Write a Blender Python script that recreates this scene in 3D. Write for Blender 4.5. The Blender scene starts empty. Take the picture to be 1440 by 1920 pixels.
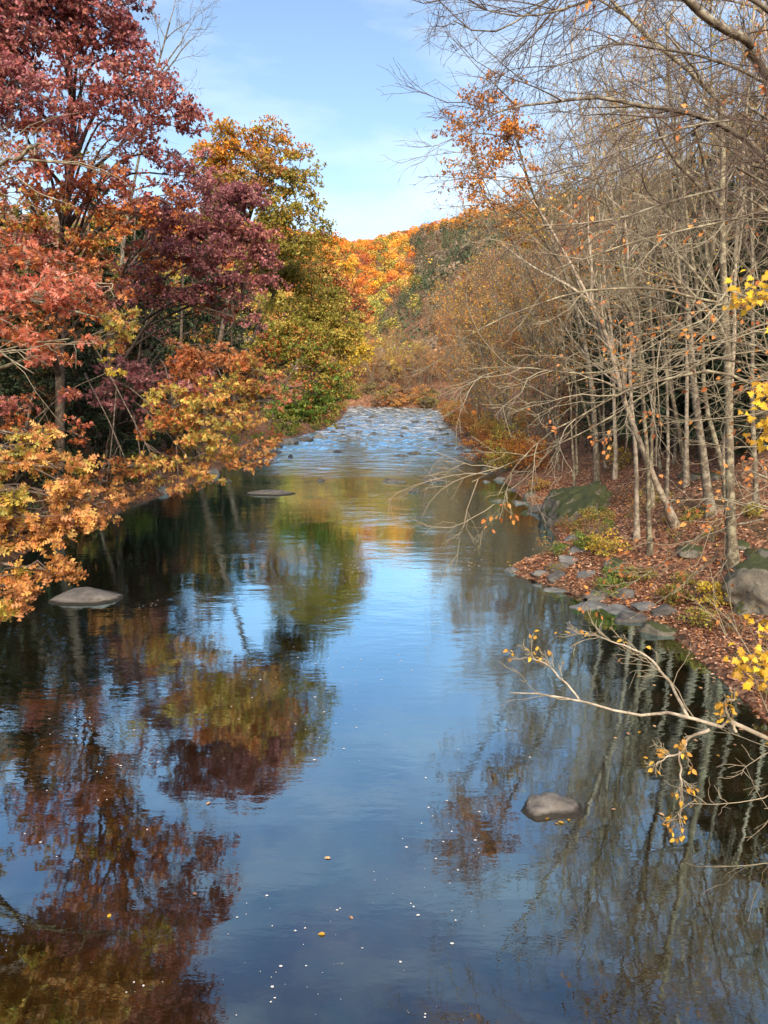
import bpy, bmesh, math, random
import numpy as np
from mathutils import Vector, Matrix

# ------------------------------------------------------------------ camera, sky, sun, exposure
SC = bpy.context.scene
COL = SC.collection
CAM_H, PITCH = 7.0, math.radians(9.6)
SUN_EL, SUN_AZ = math.radians(25.0), math.radians(176.0)      # low hazy sun behind the viewer, partly hidden by the unseen ridge raised downstream
SKY_STRENGTH, SUN_STRENGTH, EXPOSURE = 0.12, 5.0, 1.0

cd = bpy.data.cameras.new("camera")
cd.sensor_fit = 'VERTICAL'; cd.sensor_height = 36.0; cd.lens = 26.0
cd.clip_start = 0.1; cd.clip_end = 6000
cam = bpy.data.objects.new("camera", cd); COL.objects.link(cam)
cam.location = (0, 0, CAM_H); cam.rotation_euler = (math.pi / 2 - PITCH, 0, 0)
SC.camera = cam

W = bpy.data.worlds.new("World"); SC.world = W; W.use_nodes = True
nt = W.node_tree; nt.nodes.clear()
sky = nt.nodes.new("ShaderNodeTexSky"); sky.sky_type = 'NISHITA'; sky.sun_disc = False
sky.sun_elevation = SUN_EL; sky.sun_rotation = SUN_AZ; sky.altitude = 200
sky.air_density = 1.0; sky.dust_density = 1.2; sky.ozone_density = 1.3
tc = nt.nodes.new("ShaderNodeTexCoord")
mp = nt.nodes.new("ShaderNodeMapping"); mp.inputs['Scale'].default_value = (2.0, 2.0, 7.0); mp.inputs['Rotation'].default_value = (0.1, 0.25, 0.5)
nz = nt.nodes.new("ShaderNodeTexNoise"); nz.inputs['Scale'].default_value = 1.6; nz.inputs['Detail'].default_value = 6; nz.inputs['Roughness'].default_value = 0.55
cr = nt.nodes.new("ShaderNodeValToRGB"); cr.color_ramp.elements[0].position = 0.42; cr.color_ramp.elements[1].position = 0.80
mm = nt.nodes.new("ShaderNodeMath"); mm.operation = 'MULTIPLY'; mm.inputs[1].default_value = 0.62
mx = nt.nodes.new("ShaderNodeMix"); mx.data_type = 'RGBA'; mx.inputs[7].default_value = (5.4, 5.9, 6.1, 1)
bg = nt.nodes.new("ShaderNodeBackground"); bg.inputs['Strength'].default_value = SKY_STRENGTH
wo = nt.nodes.new("ShaderNodeOutputWorld")
L = nt.links.new
L(tc.outputs['Generated'], mp.inputs['Vector']); L(mp.outputs[0], nz.inputs['Vector']); L(nz.outputs[0], cr.inputs[0])
L(cr.outputs[0], mm.inputs[0]); L(mm.outputs[0], mx.inputs[0]); L(sky.outputs[0], mx.inputs[6]); L(mx.outputs[2], bg.inputs[0]); L(bg.outputs[0], wo.inputs[0])

sd = bpy.data.lights.new("sun", 'SUN'); sd.energy = SUN_STRENGTH; sd.angle = math.radians(58); sd.color = (1.0, 0.78, 0.55)
sun = bpy.data.objects.new("sun", sd); COL.objects.link(sun)
_sd = Vector((math.sin(SUN_AZ) * math.cos(SUN_EL), math.cos(SUN_AZ) * math.cos(SUN_EL), math.sin(SUN_EL)))
sun.rotation_euler = _sd.to_track_quat('Z', 'Y').to_euler()
vs = SC.view_settings; vs.view_transform = 'Standard'; vs.look = 'None'; vs.gamma = 1; vs.exposure = EXPOSURE
SC.render.engine = 'CYCLES'
cy = SC.cycles
cy.max_bounces = 5; cy.diffuse_bounces = 3; cy.glossy_bounces = 2; cy.transmission_bounces = 3; cy.transparent_max_bounces = 4
cy.caustics_reflective = False; cy.caustics_refractive = False
cy.use_adaptive_sampling = True; cy.adaptive_threshold = 0.02
cy.use_denoising = True
try:
    cy.denoiser = 'OPENIMAGEDENOISE'; cy.denoising_input_passes = 'RGB_ALBEDO_NORMAL'
except Exception:
    pass

rng = np.random.default_rng(11)
FP = 1387.0
ct, st = math.cos(PITCH), math.sin(PITCH)


def ray(px, py):
    x = (px - 720) / FP; y = (960 - py) / FP
    return np.array([x, ct + y * st, -st + y * ct])


def P(px, py, Y):
    """world point seen at photo position px, py standing Y metres up the river"""
    d = ray(px, py)
    return np.array([0, 0, CAM_H]) + d * (Y / d[1])


def lerp_tab(t):
    xs = np.array([a for a, b in t], float); ys = np.array([b for a, b in t], float)
    return lambda v: np.interp(v, xs, ys)


LB = lerp_tab([(-1000, -14.5), (20, -14.5), (32, -15.5), (45, -15), (56, -13.9), (75, -14.2), (86, -13.0), (95, -10.6), (102, -8.8), (120, -7.2), (140, -7), (149, -7.5), (153, -60), (400, -60)])
RB = lerp_tab([(-1000, 8), (12, 8), (14.8, 8.2), (20, 8.4), (23, 7.6), (26, 5.8), (27.8, 4.9), (29, 5.6), (31, 7.6), (35, 8.4), (45, 9), (73, 9), (90, 9.3), (120, 9.7), (138, 10.8), (147, 9), (152, 2), (160, -30), (175, -59), (400, -59)])
def ZW(y):
    return 3.0 * np.clip((np.asarray(y, float) - 58) / 95, 0, 1) ** 1.35



def smooth(a, b, v):
    t = np.clip((v - a) / (b - a), 0, 1)
    return t * t * (3 - 2 * t)


_lat = np.random.default_rng(5).random((256, 256))


def vnoise(x, y):
    x = np.asarray(x, float); y = np.asarray(y, float)
    xi = np.floor(x).astype(int); yi = np.floor(y).astype(int)
    fx = x - xi; fy = y - yi
    fx = fx * fx * (3 - 2 * fx); fy = fy * fy * (3 - 2 * fy)
    g = lambda a, b: _lat[a % 256, b % 256]
    return (g(xi, yi) * (1 - fx) + g(xi + 1, yi) * fx) * (1 - fy) + (g(xi, yi + 1) * (1 - fx) + g(xi + 1, yi + 1) * fx) * fy


def fbm(x, y, o=4):
    s = 0; a = .5
    for k in range(o):
        s = s + a * (vnoise(x * 2 ** k + 17 * k, y * 2 ** k + 31 * k) - .5); a *= .5
    return s


def spur(x, y):
    return 40 * np.exp(-((x - 72) / 62) ** 2 - ((y - 265) / 62) ** 2)


def ground_z(x, y):
    x = np.asarray(x, float); y = np.asarray(y, float)
    zw = ZW(y)
    l = LB(y); r = RB(y)
    dl = l - x; dr = x - r
    dr = np.where(y > 147, np.maximum(np.minimum(dr, (y - 147) * .6), np.minimum(dr, x - 11)), dr)      # the bend's far bank climbs gently
    far = smooth(168, 215, y)
    dl = dl * (1 - far) + (-22 - x) * far
    dr = dr * (1 - far) + (x + 8) * far
    up = lambda d, s1, s2, w, top: top * (1 - np.exp(-(s1 * np.minimum(d, w) + s2 * np.maximum(d - w, 0)) / top))
    zl = zw + up(np.maximum(dl, 0), .36, .30, 3, 60) + .12 * (dl > 0)
    zr = zw + up(np.maximum(dr, 0), .32, .56, 3.2, 62) + .12 * (dr > 0)
    din = np.minimum(-dl, -dr)
    bed = zw - np.clip(din * .35, 0, .9)
    z = np.where(dl > 0, zl, np.where(dr > 0, zr, bed))
    z = z * (1 - far * .45)
    # far hill, side spur, and an unseen ridge downstream, raised to shade the valley
    z = z + 87 * smooth(205, 480, y) + spur(x, y) * smooth(160, 230, y) - 1e-5 * np.maximum(np.abs(x) - 60, 0) ** 2 * smooth(300, 480, y)
    z = z - 60 * smooth(600, 1200, y)
    back = smooth(-320, -800, y)
    z = z * (1 - back) + (290 + 18 * fbm(x / 140, y / 140)) * back
    onland = np.clip(np.maximum(dl, dr) / 2, 0, 1)
    z = z + onland * (fbm(x / 3.3, y / 3.3) * .55 + fbm(x / 22, y / 22) * 2.2 * np.clip(np.maximum(dl, dr) / 12, 0, 1))
    return z


def G(px, py, lo=6, hi=400):
    """where the sight line through a photo position meets the ground"""
    d = ray(px, py); Ys = np.linspace(lo, hi, 4000)
    pts = np.array([0, 0, CAM_H]) + d[None] * (Ys / d[1])[:, None]
    below = pts[:, 2] < np.maximum(ground_z(pts[:, 0], pts[:, 1]), ZW(pts[:, 1]) - .05)
    i = int(np.argmax(below)) if below.any() else len(Ys) - 1
    return pts[i]


# ------------------------------------------------------------------ materials
def new_mat(name):
    m = bpy.data.materials.new(name); m.use_nodes = True
    m.node_tree.nodes.clear()
    return m, m.node_tree


def N(t, kind, **kw):
    n = t.nodes.new("ShaderNode" + kind)
    for k, v in kw.items():
        if k in n.inputs: n.inputs[k].default_value = v
        else: setattr(n, k, v)
    return n


def ramp(t, stops, src=None):
    r = t.nodes.new("ShaderNodeValToRGB"); e = r.color_ramp.elements
    while len(e) < len(stops): e.new(0.5)
    for k, (p, c) in enumerate(stops):
        e[k].position = p; e[k].color = (*c, 1) if len(c) == 3 else c
    if src is not None: t.links.new(src, r.inputs[0])
    return r


def leaf_material(name, trans=.3, rough=.42):
    m, t = new_mat(name)
    at = N(t, "VertexColor", layer_name="Col")
    p = N(t, "BsdfPrincipled", Roughness=rough); p.inputs['Specular IOR Level'].default_value = .35
    tr = N(t, "BsdfTranslucent"); mx = N(t, "MixShader"); mx.inputs[0].default_value = trans
    o = N(t, "OutputMaterial")
    t.links.new(at.outputs[0], p.inputs['Base Color']); t.links.new(at.outputs[0], tr.inputs[0])
    t.links.new(p.outputs[0], mx.inputs[1]); t.links.new(tr.outputs[0], mx.inputs[2]); t.links.new(mx.outputs[0], o.inputs[0])
    return m


def single_leaf_material(name, col, trans=.3):
    m, t = new_mat(name)
    oi = N(t, "ObjectInfo"); hs = N(t, "HueSaturation"); hs.inputs['Color'].default_value = (*col, 1)
    mr = N(t, "MapRange"); mr.inputs['To Min'].default_value = .6; mr.inputs['To Max'].default_value = 1.25
    mh = N(t, "MapRange"); mh.inputs['To Min'].default_value = .485; mh.inputs['To Max'].default_value = .515
    t.links.new(oi.outputs['Random'], mr.inputs[0]); t.links.new(mr.outputs[0], hs.inputs['Value'])
    t.links.new(oi.outputs['Random'], mh.inputs[0]); t.links.new(mh.outputs[0], hs.inputs['Hue'])
    p = N(t, "BsdfPrincipled", Roughness=.5); tr = N(t, "BsdfTranslucent"); mx = N(t, "MixShader"); mx.inputs[0].default_value = trans
    o = N(t, "OutputMaterial")
    t.links.new(hs.outputs[0], p.inputs['Base Color']); t.links.new(hs.outputs[0], tr.inputs[0])
    t.links.new(p.outputs[0], mx.inputs[1]); t.links.new(tr.outputs[0], mx.inputs[2]); t.links.new(mx.outputs[0], o.inputs[0])
    return m


def bark_material(name, dark, mid, pale, lichen=.5, scale=6):
    m, t = new_mat(name)
    g = N(t, "NewGeometry"); mp = N(t, "Mapping"); mp.inputs['Scale'].default_value = (1, 1, .35)
    t.links.new(g.outputs['Position'], mp.inputs[0])
    n1 = N(t, "TexNoise", Scale=scale, Detail=5.0, Roughness=.65); t.links.new(mp.outputs[0], n1.inputs[0])
    n2 = N(t, "TexNoise", Scale=scale * .9, Detail=4.0, Roughness=.7); t.links.new(g.outputs['Position'], n2.inputs[0])
    r1 = ramp(t, [(.3, dark), (.62, mid)], n1.outputs[0])
    r2 = ramp(t, [(1 - lichen - .06, (0, 0, 0)), (1 - lichen + .06, (1, 1, 1))], n2.outputs[0])
    mx = N(t, "Mix", data_type='RGBA'); t.links.new(r2.outputs[0], mx.inputs[0]); t.links.new(r1.outputs[0], mx.inputs[6]); mx.inputs[7].default_value = (*pale, 1)
    b = N(t, "Bump", Strength=.6, Distance=.03); t.links.new(n1.outputs[0], b.inputs['Height'])
    p = N(t, "BsdfPrincipled", Roughness=.9); o = N(t, "OutputMaterial")
    t.links.new(mx.outputs[2], p.inputs['Base Color']); t.links.new(b.outputs[0], p.inputs['Normal']); t.links.new(p.outputs[0], o.inputs[0])
    return m


def plain(name, col, rough=.85):
    m, t = new_mat(name)
    p = N(t, "BsdfPrincipled", Roughness=rough); p.inputs['Base Color'].default_value = (*col, 1)
    o = N(t, "OutputMaterial"); t.links.new(p.outputs[0], o.inputs[0])
    return m


M = {}
M['leaf'] = leaf_material('leaf_tissue')
M['needle'] = leaf_material('conifer_needle', .15, .6)
M['litter'] = leaf_material('dry_fallen_leaf', .1, .7)
M['bark_oak'] = bark_material('oak_bark', (.06, .045, .04), (.16, .125, .10), (.30, .27, .22), .42)
M['bark_pale'] = bark_material('pale_lichen_bark', (.07, .06, .045), (.22, .19, .14), (.42, .41, .29), .46, 5)
M['bark_grey'] = bark_material('grey_brown_bark', (.06, .05, .04), (.19, .165, .13), (.36, .35, .28), .47)
M['bark_birch'] = bark_material('birch_bark', (.13, .10, .08), (.40, .36, .28), (.58, .53, .43), .5, 5)
M['bark_dark'] = bark_material('conifer_bark', (.03, .025, .02), (.09, .07, .055), (.16, .15, .12), .35)
M['twig_pale'] = plain('pale_twig', (.35, .32, .235))
M['twig_grey'] = plain('grey_twig', (.21, .19, .135))
M['twig_dark'] = plain('dark_twig', (.13, .10, .085))
M['twig_red'] = plain('reddish_twig', (.25, .21, .155))
M['beech_leaf'] = single_leaf_material('beech_leaf', (.72, .30, .09))
M['maple_leaf'] = single_leaf_material('maple_leaf', (.88, .58, .05), .4)
M['gold_leaf'] = single_leaf_material('gold_leaf', (.85, .50, .07))
M['oak_leaf'] = single_leaf_material('oak_leaf', (.72, .36, .10))
M['float_leaf'] = single_leaf_material('floating_leaf', (.62, .38, .22), .1)


def ground_material():
    m, t = new_mat('leaf_litter_ground')
    g = N(t, "NewGeometry")
    v = N(t, "TexVoronoi", Scale=9.0); t.links.new(g.outputs['Position'], v.inputs['Vector'])
    n = N(t, "TexNoise", Scale=.35, Detail=5.0, Roughness=.6); t.links.new(g.outputs['Position'], n.inputs['Vector'])
    sp = N(t, "SeparateColor"); t.links.new(v.outputs['Color'], sp.inputs[0])
    r = ramp(t, [(0, (.04, .024, .015)), (.3, (.13, .062, .038)), (.6, (.24, .115, .065)), (.85, (.36, .19, .11)), (1, (.45, .28, .18))], sp.outputs[0])
    r2 = ramp(t, [(.52, (0, 0, 0)), (.66, (.8, .8, .8))], n.outputs[0])
    mx = N(t, "Mix", data_type='RGBA'); t.links.new(r2.outputs[0], mx.inputs[0]); t.links.new(r.outputs[0], mx.inputs[6]); mx.inputs[7].default_value = (.045, .045, .022, 1)
    b = N(t, "Bump", Strength=.8, Distance=.05); t.links.new(sp.outputs[1], b.inputs['Height'])
    p = N(t, "BsdfPrincipled", Roughness=.9); o = N(t, "OutputMaterial")
    t.links.new(mx.outputs[2], p.inputs['Base Color']); t.links.new(b.outputs[0], p.inputs['Normal']); t.links.new(p.outputs[0], o.inputs[0])
    return m


def rock_material(name, c1, c2, moss=0.0, lichen=.2, wet=False):
    m, t = new_mat(name)
    g = N(t, "NewGeometry"); tcx = N(t, "TexCoord")
    n = N(t, "TexNoise", Scale=3.0, Detail=8.0, Roughness=.65); t.links.new(g.outputs['Position'], n.inputs['Vector'])
    n2 = N(t, "TexNoise", Scale=9.0, Detail=5.0, Roughness=.7); t.links.new(g.outputs['Position'], n2.inputs['Vector'])
    r = ramp(t, [(.32, c1), (.66, c2)], n.outputs[0])
    rl = ramp(t, [(.62, (0, 0, 0)), (.70, (lichen, lichen, lichen))], n2.outputs[0])
    mx = N(t, "Mix", data_type='RGBA'); t.links.new(rl.outputs[0], mx.inputs[0]); t.links.new(r.outputs[0], mx.inputs[6]); mx.inputs[7].default_value = (.42, .42, .36, 1)
    last = mx.outputs[2]
    if moss > 0:
        n3 = N(t, "TexNoise", Scale=1.9, Detail=9.0, Roughness=.72); t.links.new(g.outputs['Position'], n3.inputs['Vector'])
        sx = N(t, "SeparateXYZ"); t.links.new(g.outputs['Normal'], sx.inputs[0])
        ad = N(t, "Math", operation='MULTIPLY_ADD'); t.links.new(sx.outputs[2], ad.inputs[0]); ad.inputs[1].default_value = .35; t.links.new(n3.outputs[0], ad.inputs[2])
        rm = ramp(t, [(.80 - moss * .12, (0, 0, 0)), (.88 - moss * .12, (.92, .92, .92))], ad.outputs[0])
        m2 = N(t, "Mix", data_type='RGBA'); t.links.new(rm.outputs[0], m2.inputs[0]); t.links.new(last, m2.inputs[6]); m2.inputs[7].default_value = (.045, .062, .016, 1)
        last = m2.outputs[2]
    b = N(t, "Bump", Strength=.7, Distance=.06); t.links.new(n2.outputs[0], b.inputs['Height'])
    p = N(t, "BsdfPrincipled", Roughness=.75); o = N(t, "OutputMaterial")
    if wet:                                                  # soaked band where the river laps the stone
        sz = N(t, "SeparateXYZ"); t.links.new(g.outputs['Position'], sz.inputs[0])
        zz = N(t, "Math", operation='MULTIPLY_ADD'); t.links.new(n.outputs[0], zz.inputs[0]); zz.inputs[1].default_value = -.09; t.links.new(sz.outputs[2], zz.inputs[2])
        rw = ramp(t, [(.0, (1, 1, 1)), (.05, (0, 0, 0))], zz.outputs[0])
        m4 = N(t, "Mix", data_type='RGBA'); t.links.new(rw.outputs[0], m4.inputs[0]); t.links.new(last, m4.inputs[6]); m4.inputs[7].default_value = (.022, .02, .016, 1)
        last = m4.outputs[2]
    t.links.new(last, p.inputs['Base Color']); t.links.new(b.outputs[0], p.inputs['Normal']); t.links.new(p.outputs[0], o.inputs[0])
    return m


M['ground'] = ground_material()
M['rock'] = rock_material('river_rock', (.10, .097, .09), (.26, .25, .235), wet=True)
M['rock_dark'] = rock_material('wet_dark_rock', (.05, .05, .05), (.17, .17, .165), .0, .1)
M['slate'] = rock_material('grey_slab', (.10, .11, .115), (.27, .28, .28), .0, .3)
M['rock_moss'] = rock_material('mossy_rock', (.10, .10, .085), (.25, .24, .20), 1.0, .9)
M['rock_mossier'] = rock_material('moss_coated_rock', (.10, .10, .085), (.27, .26, .22), 2.0, .9)
M['foam'] = plain('foam', (.85, .85, .85), .6)


def water_material():
    m, t = new_mat('river_water')
    g = N(t, "NewGeometry"); sx = N(t, "SeparateXYZ"); t.links.new(g.outputs['Position'], sx.inputs[0])
    # brown bed glimpsed through the peaty water
    nb = N(t, "TexNoise", Scale=.8, Detail=6.0, Roughness=.65); t.links.new(g.outputs['Position'], nb.inputs['Vector'])
    rb = ramp(t, [(.38, (.010, .006, .002)), (.6, (.032, .017, .005)), (.75, (.055, .032, .010))], nb.outputs[0])
    # ripples: longer across the stream than along it, calmer close by, busier in the rapids
    m1 = N(t, "Mapping"); m1.inputs['Scale'].default_value = (1.1, 2.6, 1); t.links.new(g.outputs['Position'], m1.inputs[0])
    w1 = N(t, "TexNoise", Scale=2.2, Detail=3.0, Roughness=.55); t.links.new(m1.outputs[0], w1.inputs['Vector'])
    m2 = N(t, "Mapping"); m2.inputs['Scale'].default_value = (.8, 1.6, 1); t.links.new(g.outputs['Position'], m2.inputs[0])
    w2 = N(t, "TexNoise", Scale=.7, Detail=2.0, Roughness=.5); t.links.new(m2.outputs[0], w2.inputs['Vector'])
    zone = N(t, "TexNoise", Scale=.16, Detail=2.0); t.links.new(g.outputs['Position'], zone.inputs['Vector'])
    rz = ramp(t, [(.38, (.25, .25, .25)), (.62, (1, 1, 1))], zone.outputs[0])
    ry = N(t, "MapRange"); ry.inputs['From Min'].default_value = 8; ry.inputs['From Max'].default_value = 34; ry.inputs['To Min'].default_value = .0014; ry.inputs['To Max'].default_value = .0085
    t.links.new(sx.outputs[1], ry.inputs[0])
    ry2 = N(t, "MapRange"); ry2.inputs['From Min'].default_value = 55; ry2.inputs['From Max'].default_value = 85; ry2.inputs['To Min'].default_value = 0; ry2.inputs['To Max'].default_value = .05
    t.links.new(sx.outputs[1], ry2.inputs[0])
    a = N(t, "Math", operation='MULTIPLY'); t.links.new(ry.outputs[0], a.inputs[0]); t.links.new(rz.outputs[0], a.inputs[1])
    a2 = N(t, "Math", operation='ADD'); t.links.new(a.outputs[0], a2.inputs[0]); t.links.new(ry2.outputs[0], a2.inputs[1])
    h = N(t, "Math", operation='MULTIPLY_ADD'); t.links.new(w2.outputs[0], h.inputs[0]); h.inputs[1].default_value = 3.0; t.links.new(w1.outputs[0], h.inputs[2])
    hh = N(t, "Math", operation='MULTIPLY'); t.links.new(h.outputs[0], hh.inputs[0]); t.links.new(a2.outputs[0], hh.inputs[1])
    b = N(t, "Bump", Strength=1.0, Distance=1.0); t.links.new(hh.outputs[0], b.inputs['Height'])
    # white water over the rapids, the sky's sheen there painted into it too
    m3 = N(t, "Mapping"); m3.inputs['Scale'].default_value = (.5, 1.5, 1); t.links.new(g.outputs['Position'], m3.inputs[0])
    nf = N(t, "TexNoise", Scale=1.3, Detail=6.0, Roughness=.7); t.links.new(m3.outputs[0], nf.inputs['Vector'])
    fz = N(t, "MapRange"); fz.inputs['From Min'].default_value = 60; fz.inputs['From Max'].default_value = 100; fz.inputs['To Min'].default_value = -.20; fz.inputs['To Max'].default_value = .03
    t.links.new(sx.outputs[1], fz.inputs[0])
    fa = N(t, "Math", operation='ADD'); t.links.new(nf.outputs[0], fa.inputs[0]); t.links.new(fz.outputs[0], fa.inputs[1])
    rf = ramp(t, [(.49, (0, 0, 0)), (.60, (.85, .85, .85))], fa.outputs[0])
    dc = N(t, "Mix", data_type='RGBA'); t.links.new(rf.outputs[0], dc.inputs[0]); t.links.new(rb.outputs[0], dc.inputs[6]); dc.inputs[7].default_value = (.72, .76, .80, 1)
    d = N(t, "BsdfDiffuse"); t.links.new(dc.outputs[2], d.inputs[0])
    gl = N(t, "BsdfGlossy", Roughness=.02); gl.inputs[0].default_value = (.66, .91, 1.0, 1); t.links.new(b.outputs[0], gl.inputs['Normal'])
    fr = N(t, "LayerWeight", Blend=.5); t.links.new(b.outputs[0], fr.inputs['Normal'])
    fp = N(t, "Math", operation='POWER', use_clamp=True); t.links.new(fr.outputs['Facing'], fp.inputs[0]); fp.inputs[1].default_value = 1.4
    fm = N(t, "Math", operation='MULTIPLY', use_clamp=True); t.links.new(fp.outputs[0], fm.inputs[0]); fm.inputs[1].default_value = 1.3
    fo = N(t, "Math", operation='MULTIPLY_ADD'); t.links.new(rf.outputs[0], fo.inputs[0]); fo.inputs[1].default_value = -.8; t.links.new(fm.outputs[0], fo.inputs[2]); fo.use_clamp = True
    mx = N(t, "MixShader"); t.links.new(fo.outputs[0], mx.inputs[0]); t.links.new(d.outputs[0], mx.inputs[1]); t.links.new(gl.outputs[0], mx.inputs[2])
    o = N(t, "OutputMaterial"); t.links.new(mx.outputs[0], o.inputs[0])
    return m


M['water'] = water_material()


# ------------------------------------------------------------------ mesh helpers
def mesh_np(name, v, f, col=None, smooth_shade=False):
    """v (n,3); f a list of int arrays, each (m,3) or (m,4)"""
    v = np.asarray(v, np.float32)
    if not isinstance(f, (list, tuple)): f = [f]
    f = [np.asarray(x, np.int32) for x in f if len(x)]
    me = bpy.data.meshes.new(name)
    me.vertices.add(len(v)); me.vertices.foreach_set('co', v.ravel())
    sizes = np.concatenate([np.full(len(x), x.shape[1], np.int32) for x in f])
    idx = np.concatenate([x.ravel() for x in f])
    starts = np.concatenate([[0], np.cumsum(sizes)[:-1]]).astype(np.int32)
    me.loops.add(len(idx)); me.loops.foreach_set('vertex_index', idx)
    me.polygons.add(len(sizes)); me.polygons.foreach_set('loop_start', starts)
    if smooth_shade: me.polygons.foreach_set('use_smooth', np.ones(len(sizes), bool))
    me.update(calc_edges=True)
    if col is not None:
        a = me.color_attributes.new('Col', 'FLOAT_COLOR', 'POINT')
        c = np.ones((len(v), 4), np.float32); c[:, :3] = col
        a.data.foreach_set('color', c.ravel())
    return me


def obj(name, me, mat=None, parent=None, label=None, cat=None, group=None, kind=None):
    o = bpy.data.objects.new(name, me); COL.objects.link(o)
    if mat is not None and me is not None and len(me.materials) == 0: me.materials.append(mat)
    if parent is not None: o.parent = parent
    tag(o, label, cat, group, kind)
    return o


def tag(o, label=None, cat=None, group=None, kind=None):
    if label: o['label'] = label
    if cat: o['category'] = cat
    if group: o['group'] = group
    if kind: o['kind'] = kind


def thing(name, loc, label, cat, group=None):
    o = bpy.data.objects.new(name, None); COL.objects.link(o)
    o.empty_display_size = .2; o.location = loc
    tag(o, label, cat, group)
    return o


def norm(a):
    return a / np.maximum(np.linalg.norm(a, axis=-1, keepdims=True), 1e-9)


def tubes(pts, rad, sides):
    """pts (n,k,3), rad (n,k) -> verts, quads of n separate tapering tubes"""
    n, k, _ = pts.shape
    tan = np.gradient(pts, axis=1); tan = norm(tan)
    ref = np.where(np.abs(tan[..., 2:3]) > .9, np.array([1., 0, 0]), np.array([0, 0, 1.]))
    a = norm(np.cross(tan, ref)); b = np.cross(tan, a)
    th = np.linspace(0, 2 * np.pi, sides, endpoint=False)
    v = pts[:, :, None, :] + rad[:, :, None, None] * (np.cos(th)[None, None, :, None] * a[:, :, None] + np.sin(th)[None, None, :, None] * b[:, :, None])
    idx = np.arange(n * k * sides).reshape(n, k, sides)
    i0 = idx[:, :-1]; i1 = idx[:, 1:]
    q = np.stack([i0, np.roll(i0, -1, 2), np.roll(i1, -1, 2), i1], -1).reshape(-1, 4)
    return v.reshape(-1, 3), q


class Acc:
    def __init__(s): s.v = []; s.f = []; s.c = []; s.n = 0
    def add(s, v, f, c=None):
        if len(v) == 0: return
        s.v.append(v); s.f.append(np.asarray(f) + s.n); s.n += len(v)
        if c is not None: s.c.append(c)
    def tubes(s, pts, rad, sides=3): s.add(*tubes(pts, rad, sides))
    def mesh(s, name, smooth_shade=False):
        by = {}
        for f in s.f: by.setdefault(f.shape[1], []).append(f)
        return mesh_np(name, np.concatenate(s.v), [np.concatenate(x) for x in by.values()], np.concatenate(s.c) if s.c else None, smooth_shade)


def curve(pts, k, jit=0.0, r=rng):
    """smooth polyline of k points through pts"""
    p = np.asarray(pts, float)
    d = np.concatenate([[0], np.cumsum(np.linalg.norm(np.diff(p, axis=0), axis=1))]); d /= d[-1]
    t = np.linspace(0, 1, k)
    e = np.vstack([2 * p[0] - p[1], p, 2 * p[-1] - p[-2]])
    i = np.clip(np.searchsorted(d, t, side='right') - 1, 0, len(p) - 2)
    u = ((t - d[i]) / np.maximum(d[i + 1] - d[i], 1e-9))[:, None]
    p0, p1, p2, p3 = e[i], e[i + 1], e[i + 2], e[i + 3]
    out = .5 * (2 * p1 + (p2 - p0) * u + (2 * p0 - 5 * p1 + 4 * p2 - p3) * u ** 2 + (3 * p1 - p0 - 3 * p2 + p3) * u ** 3)
    if jit:
        w = r.normal(0, jit, out.shape); w[0] = 0
        w[1:-1] = (w[:-2] + w[1:-1] * 2 + w[2:]) / 4 if k > 3 else w[1:-1]
        out = out + w
    return out


def spawn(par, plen, m, ang, lf, k, r, up=0.0, side=None, tmin=.25, wob=.25):
    """children of a batch of polylines: par (n,K,3) -> (n*m,k,3), lengths"""
    n, K, _ = par.shape
    t = r.uniform(tmin, 1.0, (n, m)) * (K - 1)
    i = np.clip(t.astype(int), 0, K - 2); u = (t - i)[..., None]
    ii = np.arange(n)[:, None]
    a = par[ii, i]; b = par[ii, i + 1]
    start = (a * (1 - u) + b * u).reshape(-1, 3)
    tan = norm(b - a).reshape(-1, 3)
    q = norm(np.cross(tan, r.normal(0, 1, tan.shape)))
    if side is not None: q = norm(q + np.asarray(side)[None] * .7)
    an = ang * r.uniform(.6, 1.3, (len(tan), 1))
    d = norm(tan * np.cos(an) + q * np.sin(an) + np.array([0, 0, up])[None])
    ln = (plen[:, None] * lf * r.uniform(.5, 1.25, (n, m)) * (1.15 - .5 * t / (K - 1))).reshape(-1)
    pts = np.empty((len(d), k, 3)); pts[:, 0] = start
    step = (ln / (k - 1))[:, None]
    for j in range(1, k):
        d = norm(d + r.normal(0, wob, d.shape) + np.array([0, 0, up * .35])[None])
        pts[:, j] = pts[:, j - 1] + d * step
    return pts, ln


def taper(n, k, r0, r1):
    r0 = np.broadcast_to(np.asarray(r0, float), (n,)); r1 = np.broadcast_to(np.asarray(r1, float), (n,))
    t = np.linspace(0, 1, k)[None]
    return r0[:, None] * (1 - t) + r1[:, None] * t


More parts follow.
